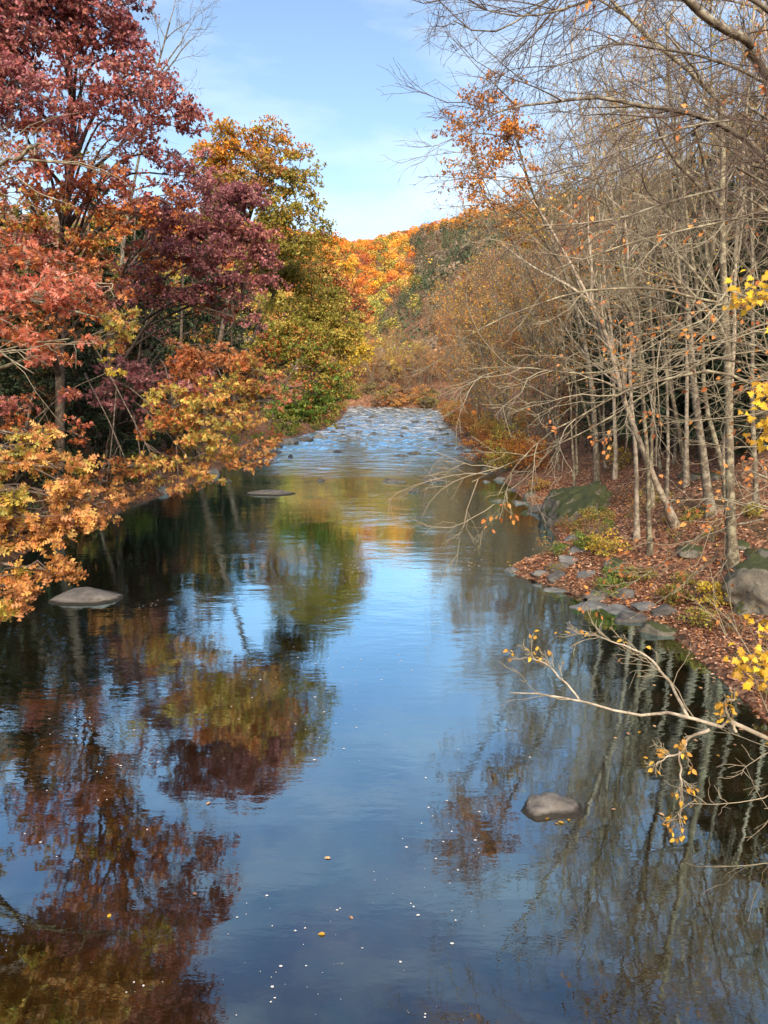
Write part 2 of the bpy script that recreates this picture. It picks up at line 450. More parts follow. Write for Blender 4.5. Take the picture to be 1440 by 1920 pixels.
# leaf outlines: x across, y along, z out of the leaf plane
LEAF_SIMPLE = (np.array([[0, 0, 0], [-.3, .45, .10], [0, 1, -.06], [.3, .45, .10]]), np.array([[0, 1, 2], [0, 2, 3]]))
LEAF_OAK = (np.array([[0, 0, 0], [0, .33, .02], [0, .66, .0], [0, 1, -.10], [-.30, .34, .09], [-.42, .66, .10], [-.22, .98, .02], [.30, .34, .09], [.42, .66, .10], [.22, .98, .02]]),
            np.array([[0, 4, 1], [1, 5, 2], [2, 6, 3], [0, 1, 7], [1, 2, 8], [2, 3, 9]]))
LEAF_MID = (np.array([[0, 0, 0], [0, .55, .02], [-.40, .50, .12], [-.16, .98, -.02], [.16, .98, -.02], [.40, .50, .12]]), np.array([[0, 2, 1], [1, 3, 4], [0, 1, 5], [1, 2, 3]]))
LEAF_BEECH = (np.array([[0, -.12, 0], [0, 0, 0], [-.22, .22, .05], [-.30, .48, .07], [-.18, .78, .03], [0, 1.02, -.05], [.18, .78, .03], [.30, .48, .07], [.22, .22, .05], [0, .5, 0]]),
              np.array([[1, 2, 9], [2, 3, 9], [3, 4, 9], [4, 5, 9], [5, 6, 9], [6, 7, 9], [7, 8, 9], [8, 1, 9], [0, 1, 2]]))
_mp = [(0, 0), (.12, .05), (.42, -.06), (.34, .14), (.62, .30), (.36, .36), (.46, .60), (.20, .56), (.17, .78), (.08, .78), (0, 1.05)]
_mv = [(x, y, .28 * abs(x) - .22 * max(y - .5, 0)) for x, y in _mp] + [(-x, y, .22 * abs(x) - .22 * max(y - .5, 0)) for x, y in _mp[1:-1]] + [(0, .35, -.02)]
_lp = list(range(0, 11)) + list(range(19, 10, -1))
LEAF_MAPLE = (np.array(_mv), np.array([[_lp[i], _lp[(i + 1) % 20], 20] for i in range(20)]))


def leaves(pos, dirs, nrm, size, tmpl):
    tv, tf = tmpl
    d = norm(dirs); s = norm(np.cross(d, nrm)); n = np.cross(s, d)
    sz = np.asarray(size).reshape(-1, 1, 1)
    v = pos[:, None] + sz * (tv[None, :, 0:1] * s[:, None] + tv[None, :, 1:2] * d[:, None] + tv[None, :, 2:3] * n[:, None])
    f = (tf[None] + (np.arange(len(pos)) * len(tv))[:, None, None]).reshape(-1, 3)
    return v.reshape(-1, 3), f


PAL = {
    'crimson': [(.48, .17, .16), (.52, .19, .16), (.42, .155, .17), (.58, .30, .24)],
    'purple': [(.42, .16, .20), (.37, .15, .19), (.48, .21, .23), (.54, .30, .27)],
    'salmon': [(.70, .23, .16), (.62, .18, .11), (.76, .36, .28), (.58, .19, .10)],
    'rust': [(.52, .17, .06), (.45, .13, .05), (.58, .24, .08)],
    'brown': [(.42, .20, .09), (.50, .25, .11), (.36, .16, .07)],
    'gold': [(.76, .39, .13), (.70, .32, .12), (.80, .50, .18), (.66, .44, .12), (.60, .28, .11)],
    'goldgreen': [(.64, .52, .12), (.50, .46, .11), (.72, .42, .12), (.42, .42, .10)],
    'orange': [(.80, .32, .05), (.86, .42, .06), (.72, .24, .05)],
    'oliveorange': [(.50, .36, .07), (.38, .32, .07), (.62, .32, .06), (.30, .30, .07)],
    'olive': [(.34, .35, .08), (.28, .33, .07), (.46, .41, .09)],
    'green': [(.16, .32, .06), (.22, .36, .07), (.13, .26, .055), (.34, .40, .08)],
    'yellow': [(.90, .62, .05), (.85, .52, .06), (.80, .66, .10)],
    'twiggy': [(.30, .235, .18), (.25, .20, .15), (.35, .28, .21)],
    'hemlock': [(.06, .095, .05), (.08, .12, .06), (.045, .075, .045)],
    'litter': [(.52, .25, .14), (.42, .19, .11), (.60, .36, .23), (.66, .45, .33), (.30, .14, .085), (.58, .29, .12)],
}


def colours(names, n, r, jitter=.25):
    p = np.concatenate([np.array(PAL[x]) for x in names])
    c = p[r.integers(0, len(p), n)] * (1 + r.normal(0, jitter, (n, 1)))
    return np.clip(c, .01, .95)


def foliage_clump(lf, tw, c, R, pal, r, nsub, ntuft, size, tmpl, branch=None, twr=.006, per=5, flat=.45, sparse=0.0):
    """leaf tufts in flattened sprays filling an ellipsoid; twigs run from the branch to each spray and tuft"""
    R = np.asarray(R, float)
    u = norm(r.normal(0, 1, (nsub, 3))) * (r.uniform(.12, 1, (nsub, 1)) ** .5)
    sub = c + u * R
    rs = .42 * R.mean() * r.uniform(.6, 1.25, nsub)
    if branch is not None:
        lo = max(1, int(len(branch) * .35))
        bi = lo + np.argmin(np.linalg.norm(sub[:, None] - branch[None, lo:], axis=2) + r.uniform(0, .5, (nsub, len(branch) - lo)), axis=1)
        bi = np.maximum(bi - r.integers(0, 2, nsub), 1)
        st = branch[bi]
        mid = (st + sub) / 2 + r.normal(0, .12, (nsub, 3)) * rs[:, None]
        t = np.linspace(0, 1, 6)[None, :, None]
        bp = (1 - t) ** 2 * st[:, None] + 2 * t * (1 - t) * mid[:, None] + t ** 2 * sub[:, None]
        bp[:, 1:] += r.normal(0, .05, bp[:, 1:].shape)
        tw.tubes(bp, taper(nsub, 6, twr * 3.2, twr * 1.2), 4)
    which = np.repeat(np.arange(nsub), ntuft)
    off = r.normal(0, 1, (len(which), 3)); off = norm(off) * (r.uniform(0, 1, (len(which), 1)) ** .45)
    off[:, 2] *= flat
    off[:, 2] -= .25 * (off[:, 0] ** 2 + off[:, 1] ** 2)
    tp = sub[which] + off * rs[which][:, None]
    if twr < .01: tw.tubes(np.stack([sub[which] * .55 + tp * .45 + r.normal(0, .03, tp.shape), tp], 1), taper(len(tp), 2, twr, twr * .6), 3)
    ax = norm(off * np.array([1, 1, .6]) + r.normal(0, .35, off.shape) + np.array([0, 0, .15]))
    n = len(tp) * per
    pos = np.repeat(tp, per, 0); axr = np.repeat(ax, per, 0)
    q = norm(np.cross(axr, r.normal(0, 1, axr.shape)))
    op = r.uniform(.5, 1.25, (n, 1))
    d = axr * np.cos(op) + q * np.sin(op) + np.array([0, 0, -.22])
    nr = norm(axr + r.normal(0, .45, axr.shape) + np.array([0, 0, .4]))
    v, f = leaves(pos + r.normal(0, size * .18, pos.shape), d, nr, size * r.uniform(.65, 1.2, n), tmpl)
    shade = np.repeat(np.repeat(1 + r.normal(0, .10, nsub), ntuft * per), len(tmpl[0]))[:, None]
    pc = np.array([PAL[p][0] for p in pal])
    sp = r.integers(0, len(pal), nsub)                          # each spray leans to one tint
    cols = np.empty((n, 3)); wl = np.repeat(which, per)
    for k in range(len(pal)):
        mk = sp[wl] == k
        if mk.any(): cols[mk] = colours([pal[k]] * 3 + list(pal), int(mk.sum()), r)
    lf.add(v, f, np.clip(np.repeat(cols, len(tmpl[0]), 0) * shade, .01, .95))
    return sub, rs, pos, d, nr


def add_parts(root, base, trunk=None, limbs=(), tw=None, lf=None, bark=None, twig=None, leafmat=None):
    """link the pieces of a tree under its Empty (meshes are in world space, so shift to the base)"""
    b = np.asarray(base)
    if trunk is not None:
        pts, rad = trunk
        v, q = tubes(pts[None] - b, rad[None], 10); obj('trunk', mesh_np('trunk', v, q, None, True), bark, root)
    for pts, rad in limbs:
        v, q = tubes(pts[None] - b, rad[None], 7); obj('limb', mesh_np('limb', v, q, None, True), bark, root)
    if tw is not None and tw.n:
        tw.v = [x - b for x in tw.v]; obj('twigs', tw.mesh('twigs'), twig, root, kind='stuff')
    if lf is not None and lf.n:
        lf.v = [x - b for x in lf.v]; obj('foliage', lf.mesh('foliage'), leafmat or M['leaf'], root, kind='stuff')


# ------------------------------------------------------------------ the ground, one sheet to the horizon
def axis(*runs):
    a = [np.arange(s, e, d) for s, e, d in runs]
    return np.concatenate(a + [[runs[-1][1]]])


gx = axis((-3000, -400, 130), (-400, -100, 20), (-100, -30, 3), (-30, -8, 1.0), (-8, 4, 1.5), (4, 18, .45), (18, 60, 1.6), (60, 160, 6), (160, 400, 20), (400, 3000, 130))
gy = axis((-2500, -1000, 150), (-1000, -150, 25), (-150, 6, 6), (6, 12, 2), (12, 50, .5), (50, 170, 1.1), (170, 560, 6), (560, 3000, 120))
XX, YY = np.meshgrid(gx, gy)
ZZ = ground_z(XX, YY)
nx, ny = len(gx), len(gy)
idx = np.arange(nx * ny).reshape(ny, nx)
q = np.stack([idx[:-1, :-1], idx[:-1, 1:], idx[1:, 1:], idx[1:, :-1]], -1).reshape(-1, 4)
obj('ground', mesh_np('ground', np.stack([XX, YY, ZZ], -1).reshape(-1, 3), q, None, True), M['ground'], kind='structure')

# the river, a sheet that climbs through the rapids
wx = axis((-62, -16, 2), (-16, 13, .33), (13, 30, 2)); wy = axis((-140, 5, 5), (5, 58, .8), (58, 152, .32), (152, 180, 2))
XX, YY = np.meshgrid(wx, wy)
rap = smooth(60, 88, YY + 26 * fbm(XX / 6, YY / 7, 3))
ZZ = ZW(YY) + rap * (fbm(XX / 1.3, YY / .75, 3) * .46 + fbm(XX / 5, YY / 2.2, 2) * .25)
nx, ny = len(wx), len(wy)
idx = np.arange(nx * ny).reshape(ny, nx)
q = np.stack([idx[:-1, :-1], idx[:-1, 1:], idx[1:, 1:], idx[1:, :-1]], -1).reshape(-1, 4)
obj('river', mesh_np('river', np.stack([XX, YY, ZZ], -1).reshape(-1, 3), q, None, True), M['water'], kind='structure')


# ------------------------------------------------------------------ tree builders
def seat(p, sink=.25):
    return np.array([p[0], p[1], float(ground_z(p[0], p[1])) - sink])


def bare_tree(name, label, trunk_pts, r0, r1, seed, group=None, bark='bark_grey', twig='twig_grey', n1=10, m2=6, m3=5, m4=2, lean=(-.5, -.1, .25),
              llen=.34, tstart=.35, leaf=None, cat='tree', up=.12, extra=(), twr=.006):
    """slender trunk with limbs and fine twigs; leaf = (palette list, how many, size)"""
    r = np.random.default_rng(seed)
    base = np.asarray(trunk_pts[0], float)
    root = thing(name, base, label, cat, group)
    tp = curve(trunk_pts, 14, .07, r)
    H = np.linalg.norm(np.diff(tp, axis=0), axis=1).sum()
    tr = np.linspace(r0, r1, 14); tr *= .88; tr[0] *= 1.7; tr[1] *= 1.06
    L1, l1 = spawn(tp[None], np.array([H]), n1, .9, llen, 9, r, up=up, side=lean, tmin=tstart, wob=.14)
    lr = np.clip(r0 * .42 * (l1 / (H * llen)), .012, r0 * .5)
    limbs = [(L1[i], np.linspace(lr[i], .006, 9)) for i in range(n1)]
    for pts, ra, rb in extra:
        p = curve(pts, 9, .03, r); limbs.append((p, np.linspace(ra, rb, 9)))
        L1 = np.concatenate([L1, p[None]]); l1 = np.append(l1, np.linalg.norm(np.diff(p, axis=0), axis=1).sum())
    tw = Acc()
    L2, l2 = spawn(L1, l1, m2, .7, .42, 6, r, up=.05, wob=.18)
    tw.tubes(L2, taper(len(L2), 6, np.clip(l2 * .008, twr, .03), twr * .7), 4)
    L3, l3 = spawn(L2, l2, m3, .7, .5, 4, r, up=.03, wob=.22)
    tw.tubes(L3, taper(len(L3), 4, twr, twr * .6), 3)
    last = L3
    if m4:
        L4, l4 = spawn(L3, l3, m4, .7, .55, 3, r, up=.0, wob=.25)
        tw.tubes(L4, taper(len(L4), 3, twr * .7, twr * .45), 3); last = L4
    lf = None
    if leaf:
        pal, n, size = leaf
        lf = Acc(); i = r.integers(0, len(last), n); pos = last[i, -1] + r.normal(0, .08, (n, 3))
        d = norm(last[i, -1] - last[i, -2]) + r.normal(0, .5, (n, 3)) + np.array([0, 0, -.5])
        v, f = leaves(pos, d, r.normal(0, 1, (n, 3)) + np.array([0, 0, .5]), size * r.uniform(.6, 1.2, n), LEAF_SIMPLE)
        lf.add(v, f, np.repeat(colours(pal, n, r), 4, 0))
    add_parts(root, base, (tp, tr), limbs, tw, lf, M[bark], M[twig])
    return root


def leafy_tree(name, label, trunk_pts, r0, r1, clumps, seed, group=None, bark='bark_oak', twig='twig_dark', size=.15, tmpl=LEAF_OAK, tfrom=(.3, .95),
               bare=(), dens=1.0, twr=.006, cat='tree', singles=None, per=5):
    """trunk, a limb to every leaf clump (photo x, y, distance, half width, half height, palettes), twigs, leaves"""
    r = np.random.default_rng(seed)
    base = np.asarray(trunk_pts[0], float)
    root = thing(name, base, label, cat, group)
    K = 16
    tp = curve(trunk_pts, K, .05, r); tr = np.linspace(r0, r1, K); tr[0] *= 1.3
    tw, lf = Acc(), Acc(); limbs = []; spots = []
    for cl in clumps:
        if len(cl) == 3: c, R, pal = np.asarray(cl[0], float), np.asarray(cl[1], float), cl[2]
        else:
            px, py, Y, rx, rz, pal = cl; c = P(px, py, Y); k = Y / FP
            R = np.array([rx * k, (rx + rz) * .5 * k * .9, rz * k])
        # limb leaves the trunk below the clump and bends out to it
        want = c[2] - .35 * np.linalg.norm((c - tp[0])[:2])
        i = int(np.clip(np.argmin(np.abs(tp[:, 2] - want)), int(K * tfrom[0]), int((K - 1) * tfrom[1])))
        s = tp[i]; ln = np.linalg.norm(c - s)
        m = s * .45 + c * .55 + np.array([0, 0, .10 * ln]) + r.normal(0, .06 * ln, 3)
        end = c + (c - m) / max(np.linalg.norm(c - m), .1) * R.mean() * .35
        lp = curve([s, m, c, end], 12, .05, r)
        limbs.append((lp, np.linspace(min(tr[i] * .62, .05 + ln * .010), .012, 12)))
        area = 4 * R[0] * R[2]
        nsub = int(np.clip(area * 3.4 * dens, 5, 110)); rs = .42 * R.mean()
        ntuft = int(np.clip(3.0 * rs * rs / (size * size) * .62 * dens, 6, 80))
        out = foliage_clump(lf, tw, c, R, pal, r, nsub, ntuft, size, tmpl, lp, twr, per)
        spots.append((out, pal))
    for pts, ra, rb in bare:
        p = curve(pts, 12, .03, r); limbs.append((p, np.linspace(ra, rb, 12)))
        L2, l2 = spawn(p[None], np.array([np.linalg.norm(p[-1] - p[0])]), 9, .6, .35, 6, r, up=.05)
        tw.tubes(L2, taper(len(L2), 6, .014, .004), 4)
        L3, l3 = spawn(L2, l2, 4, .7, .5, 4, r); tw.tubes(L3, taper(len(L3), 4, .006, .003), 3)
    add_parts(root, base, (tp, tr), limbs, tw, lf, M[bark], M[twig])
    if singles:
        mat, n = singles; me = mesh_np('leaf', *LEAF_OAK); me.materials.append(mat)
        pos = np.concatenate([s[0][2] for s in spots]); dd = np.concatenate([s[0][3] for s in spots]); nn = np.concatenate([s[0][4] for s in spots])
        dist = np.linalg.norm(pos - np.array([0, 0, CAM_H]), axis=1) + r.uniform(0, 2.0, len(pos))
        for i in np.argsort(dist)[:n]:
            place_leaf(me, root, pos[i] - base + r.normal(0, .05, 3), dd[i], nn[i], size * r.uniform(.8, 1.25))
    return root


def place_leaf(me, root, pos, d, n, size, name='leaf'):
    d = norm(np.asarray(d, float)); s = norm(np.cross(d, n)); n = np.cross(s, d)
    o = bpy.data.objects.new(name, me); COL.objects.link(o); o.parent = root
    o.matrix_local = Matrix(((s[0] * size, d[0] * size, n[0] * size, pos[0]), (s[1] * size, d[1] * size, n[1] * size, pos[1]), (s[2] * size, d[2] * size, n[2] * size, pos[2]), (0, 0, 0, 1)))
    return o


def copy_tree(o, loc, rz, sc, label=None, group=None):
    c = o.copy(); COL.objects.link(c); c.location = loc; c.rotation_euler = (0, 0, rz); c.scale = (sc, sc, sc)
    if label: c['label'] = label
    if group: c['group'] = group
    for ch in o.children:
        d = ch.copy(); COL.objects.link(d); d.parent = c
    return c

#@@TREES@@

# ------------------------------------------------------------------ left bank
# big crimson oak, its trunk set back on the bank
b = seat((-16.3, 36))
leafy_tree('crimson_oak', 'tall oak with dark crimson and red brown leaves beside a bare pale tree', [b, P(118, 620, 36), P(118, 430, 36), P(140, 250, 35.5), P(120, 60, 35), P(100, -120, 35)], .26, .09, [
    (60, 40, 31, 120, 90, ['crimson', 'purple']), (190, 30, 32, 90, 70, ['crimson', 'purple']), (40, 170, 30, 90, 70, ['crimson', 'purple']),
    (150, 150, 31, 70, 50, ['crimson']), (250, 175, 32, 85, 60, ['crimson', 'crimson', 'purple']), (330, 215, 33, 60, 60, ['crimson']),
    (220, 250, 32, 60, 40, ['crimson', 'purple']), (320, 290, 33, 65, 38, ['crimson', 'purple']), (75, 280, 30, 80, 45, ['crimson', 'rust']),
    (190, 330, 31, 80, 35, ['rust', 'crimson']), (60, 390, 30, 70, 45, ['rust', 'oliveorange']), (170, 440, 31, 75, 35, ['rust', 'rust', 'oliveorange']),
    (240, 90, 33, 40, 50, ['crimson']), (100, -60, 31, 130, 70, ['crimson', 'purple']), (-60, 110, 30, 90, 120, ['crimson']), (300, 370, 32, 70, 30, ['rust', 'crimson']),
    (40, -170, 31, 150, 90, ['crimson', 'purple']), (200, -120, 32, 110, 90, ['crimson', 'purple']), (60, -330, 32, 150, 110, ['crimson']), (220, -280, 33, 90, 90, ['crimson', 'purple']), (290, 130, 33, 45, 45, ['crimson']), (110, 220, 31, 70, 50, ['crimson', 'purple']), (20, 330, 30, 70, 50, ['rust', 'crimson']), (240, 400, 32, 70, 35, ['rust']), (130, 500, 32, 80, 40, ['rust', 'brown']), (40, 520, 31, 90, 50, ['rust', 'crimson']), (110, 585, 31, 80, 40, ['rust', 'brown']), (10, 450, 31, 80, 50, ['rust', 'crimson']), (200, 560, 33, 60, 40, ['rust', 'purple']), (30, 620, 31, 80, 40, ['rust', 'brown']), (350, 330, 34, 50, 45, ['crimson', 'purple']), (140, 370, 32, 80, 40, ['rust', 'crimson']), (230, 320, 33, 70, 35, ['crimson', 'rust'])],
    101, size=.175, dens=.74, tmpl=LEAF_SIMPLE, bare=[([P(120, 400, 36), P(180, 240, 34), P(260, 232, 31)], .07, .015), ([P(120, 480, 36), P(170, 330, 33), P(130, 300, 29), P(235, 290, 28)], .06, .012)])

b = seat((-16.6, 45))
leafy_tree('purple_oak', 'spreading oak with plum purple leaves over the far side of the crimson oak', [b, P(205, 640, 45), P(235, 500, 44.5), P(300, 430, 44), P(360, 380, 44)], .24, .07, [
    (330, 400, 40, 75, 40, ['purple', 'crimson']), (420, 390, 41, 70, 50, ['purple']), (470, 450, 41, 55, 50, ['purple', 'crimson']), (380, 470, 40, 75, 45, ['purple']),
    (290, 470, 40, 60, 40, ['purple', 'rust']), (440, 530, 41, 50, 40, ['purple']), (350, 540, 41, 60, 25, ['purple']), (470, 605, 40, 28, 30, ['crimson', 'purple']), (460, 370, 42, 40, 30, ['purple']), (395, 345, 42, 45, 35, ['purple', 'crimson']), (500, 500, 41, 40, 45, ['purple', 'crimson']), (270, 530, 42, 60, 40, ['rust', 'purple']), (400, 570, 42, 50, 35, ['purple', 'rust'])],
    102, size=.18, dens=.9, tmpl=LEAF_SIMPLE, bare=[([P(235, 500, 44.5), P(300, 470, 42), P(330, 455, 40)], .07, .02), ([P(215, 600, 45), P(310, 560, 42), P(420, 600, 40)], .06, .01)])

# salmon oak bough reaching in, trunk on the bank downstream
b = seat((-15.8, 19.5))
leafy_tree('salmon_oak', 'oak with salmon pink and orange red leaves on long pale limbs', [b, b + [.2, .2, 4], b + [.5, .3, 8], b + [.7, 0, 12.5]], .25, .10, [
    (30, 460, 18, 80, 45, ['salmon', 'rust']), (40, 560, 17, 95, 55, ['salmon']), (130, 560, 17.5, 70, 45, ['salmon', 'salmon', 'rust']), (190, 530, 18, 50, 40, ['rust', 'salmon']),
    (110, 640, 17, 80, 38, ['salmon', 'rust']), (30, 650, 16.5, 60, 40, ['salmon']), (200, 620, 18.5, 40, 60, ['goldgreen', 'rust']), (235, 610, 19, 25, 45, ['goldgreen', 'gold']), (-80, 540, 17, 90, 100, ['salmon']), (90, 490, 18.5, 80, 30, ['rust', 'salmon'])],
    103, size=.155, dens=1.15, bark='bark_pale', twig='twig_pale', bare=[([b + [.4, .3, 8], P(-30, 330, 18), P(28, 300, 17.5), P(110, 306, 17.2), P(160, 310, 17), P(205, 330, 16.6)], .10, .012),
                            ([P(28, 300, 17.5), P(50, 285, 17.3), P(72, 274, 17)], .05, .03), ([b + [.3, .3, 7], P(-20, 345, 18), P(40, 350, 17.5), P(135, 385, 17)], .06, .01),
                            ([b + [.2, .2, 4], P(-40, 640, 16.5), P(10, 668, 16), P(60, 700, 15.6)], .06, .01)])

# golden oak boughs hanging low over the water
b = seat((-14.9, 13.2))
leafy_tree('golden_oak', 'oak with golden orange lobed leaves hanging lowest over the dark water', [b, b + [.5, .1, 3], b + [1.2, .2, 6], b + [1.2, .3, 10]], .22, .08, [
    (30, 850, 13.2, 60, 50, ['gold', 'goldgreen']), (90, 880, 13, 60, 45, ['gold']), (150, 930, 13, 60, 35, ['gold', 'brown']), (60, 950, 12.8, 70, 40, ['gold', 'brown']), (190, 948, 13.2, 52, 30, ['gold', 'brown']), (170, 975, 13.0, 50, 22, ['gold', 'brown']),
    (20, 1010, 12.5, 45, 45, ['goldgreen', 'gold']), (20, 920, 12.6, 40, 40, ['goldgreen']), (105, 1070, 12.4, 44, 24, ['gold', 'brown']), (40, 1110, 12.2, 64, 34, ['gold', 'brown']), (-60, 960, 12.6, 70, 130, ['gold', 'goldgreen']), (5, 1150, 12, 18, 18, ['goldgreen']), (120, 865, 13.4, 50, 36, ['gold', 'goldgreen']), (70, 820, 13.6, 45, 26, ['goldgreen', 'gold']), (70, 1000, 12.8, 60, 34, ['gold', 'brown']), (15, 1075, 12.3, 40, 30, ['gold', 'goldgreen']), (130, 985, 13, 50, 24, ['brown', 'gold'])],
    104, size=.155, dens=2.1, singles=(M['oak_leaf'], 290), tfrom=(.15, .8))

# oak leaning out over the river, gold and rust
b = seat(G(225, 872))
leafy_tree('leaning_oak', 'leaning oak with mixed golden green and rust leaves reaching out over the water', [b, P(222, 800, b[1]), P(258, 690, b[1] - 1), P(268, 620, b[1] - 1.5), P(300, 560, b[1] - 2)], .17, .06, [
    (400, 690, 31, 75, 45, ['rust', 'brown']), (470, 700, 30, 60, 45, ['brown', 'rust', 'goldgreen']), (520, 735, 29.5, 36, 38, ['salmon', 'brown']), (330, 760, 30, 70, 45, ['goldgreen', 'rust']), (410, 780, 29, 70, 50, ['goldgreen', 'gold']),
    (470, 840, 28.5, 48, 48, ['gold', 'brown']), (380, 850, 28.5, 60, 35, ['goldgreen', 'gold']), (300, 880, 29, 60, 30, ['gold', 'goldgreen']), (240, 870, 30, 50, 35, ['gold', 'rust']), (340, 922, 28, 52, 16, ['gold', 'brown']), (390, 905, 28, 40, 20, ['gold', 'goldgreen']), (300, 810, 31, 50, 30, ['rust', 'goldgreen']), (200, 895, 31, 55, 26, ['gold', 'rust']), (265, 915, 30, 50, 20, ['gold', 'brown']), (440, 740, 30, 60, 40, ['rust', 'goldgreen']), (350, 720, 31, 60, 36, ['rust', 'purple'])],
    105, size=.17, tfrom=(.2, .95), bare=[([P(268, 620, b[1] - 1.5), P(330, 650, 34), P(420, 640, 33)], .05, .01)])

b = seat((-16.2, 41))
leafy_tree('plum_maple', 'small bushy tree with deep plum leaves under the leaning oak', [b, b + [.4, 0, 1.5], b + [1.0, -.3, 3.4], b + [1.6, -.5, 5.5]], .10, .04, [
    (240, 700, 37, 60, 30, ['purple']), (200, 745, 37, 45, 30, ['purple']), (290, 720, 37, 50, 30, ['purple', 'crimson']), (270, 790, 38, 40, 25, ['purple', 'rust']), (340, 690, 38, 40, 26, ['purple', 'rust'])], 106, size=.17, tfrom=(.3, .98))
b = seat((-17.2, 33))
leafy_tree('rust_maple', 'small rust brown tree between the salmon and golden oaks', [b, b + [.5, 0, 2], b + [1.2, -.3, 4], b + [2, -.5, 6.5]], .11, .04, [
    (30, 760, 29, 60, 30, ['rust', 'crimson']), (110, 740, 29, 45, 20, ['rust', 'crimson']), (130, 810, 28, 45, 28, ['salmon', 'rust']), (60, 800, 28, 60, 22, ['rust']), (220, 690, 30, 28, 20, ['goldgreen', 'yellow'])], 107, size=.16, tfrom=(.3, .98))

# tall and wide trees further up the left bank
b = seat((-16.2, 64))
leafy_tree('tall_olive_oak', 'tall oak turning olive and orange standing clear against the sky', [b, P(420, 600, 64), P(455, 450, 63), P(490, 330, 62), P(505, 240, 62)], .30, .06, [
    (430, 270, 61, 50, 40, ['oliveorange', 'orange']), (510, 265, 61, 40, 40, ['orange', 'oliveorange']), (480, 330, 60, 60, 40, ['oliveorange', 'brown']), (560, 330, 60, 45, 40, ['oliveorange', 'olive']), (590, 390, 60, 35, 25, ['olive', 'oliveorange']),
    (520, 400, 60, 60, 35, ['oliveorange', 'olive']), (430, 360, 61, 45, 40, ['oliveorange']), (610, 430, 60, 28, 22, ['olive']), (550, 450, 60, 60, 28, ['oliveorange', 'olive']), (560, 290, 61, 30, 25, ['orange', 'oliveorange']), (400, 310, 61, 40, 55, ['oliveorange', 'orange']), (410, 400, 62, 50, 50, ['oliveorange', 'olive']), (490, 470, 61, 60, 40, ['oliveorange', 'olive'])], 108, size=.21, dens=.78, twr=.01, tmpl=LEAF_SIMPLE)
b = seat((-15.0, 69))
leafy_tree('green_maple', 'maple with green lower leaves and yellow green top reaching the rapids', [b, P(450, 700, 69), P(490, 600, 68.5), P(530, 520, 68), P(540, 470, 68)], .26, .06, [
    (540, 510, 66, 60, 36, ['olive', 'oliveorange']), (600, 560, 66, 50, 36, ['olive', 'goldgreen']), (540, 590, 65, 55, 36, ['olive', 'goldgreen']), (620, 630, 65, 55, 30, ['goldgreen', 'olive']), (560, 650, 64, 55, 34, ['goldgreen', 'green', 'rust']),
    (650, 670, 65, 35, 22, ['goldgreen', 'yellow']), (590, 700, 64, 50, 34, ['green', 'goldgreen', 'rust']), (560, 750, 63, 60, 36, ['green']), (610, 775, 63, 34, 28, ['green', 'goldgreen']), (530, 785, 62, 42, 24, ['green', 'olive']), (590, 740, 62, 36, 24, ['green', 'rust']), (500, 660, 65, 40, 40, ['olive', 'rust']), (640, 720, 64, 30, 40, ['goldgreen', 'green']), (640, 600, 66, 40, 40, ['olive', 'goldgreen']), (660, 640, 66, 26, 30, ['goldgreen', 'yellow'])], 109, size=.21, dens=.82, twr=.01, tmpl=LEAF_SIMPLE)
for k, (x, y, cl, lab) in enumerate([
    (-14.5, 92, [(640, 545, 90, 40, 22, ['brown', 'rust']), (600, 510, 90, 36, 26, ['brown', 'oliveorange']), (665, 580, 88, 34, 22, ['rust', 'brown']), (640, 620, 88, 34, 30, ['brown', 'rust']), (615, 480, 92, 30, 22, ['orange', 'oliveorange'])], 'rust brown oak rising just behind the green maple'),
    (-13.0, 118, [(660, 650, 112, 28, 26, ['goldgreen', 'yellow']), (690, 660, 112, 16, 16, ['yellow', 'goldgreen']), (660, 700, 110, 24, 24, ['brown', 'goldgreen']), (645, 735, 108, 22, 20, ['brown', 'goldgreen'])], 'small yellow green tree at the bend above the rapids'),
    (-19, 105, [(600, 450, 104, 40, 18, ['orange', 'oliveorange']), (560, 470, 104, 40, 22, ['oliveorange']), (640, 500, 104, 26, 20, ['orange', 'yellow'])], 'orange crowned tree behind the tall olive oak')]):
    b = seat((x, y)); c0 = P(*cl[0][:3])
    leafy_tree('riverside_oak', lab, [b, b * .6 + c0 * .4 + [-.8, 0, 0], b * .25 + c0 * .75], .2, .06, cl, 120 + k, size=.32, dens=.8, twr=.014, tmpl=LEAF_SIMPLE)

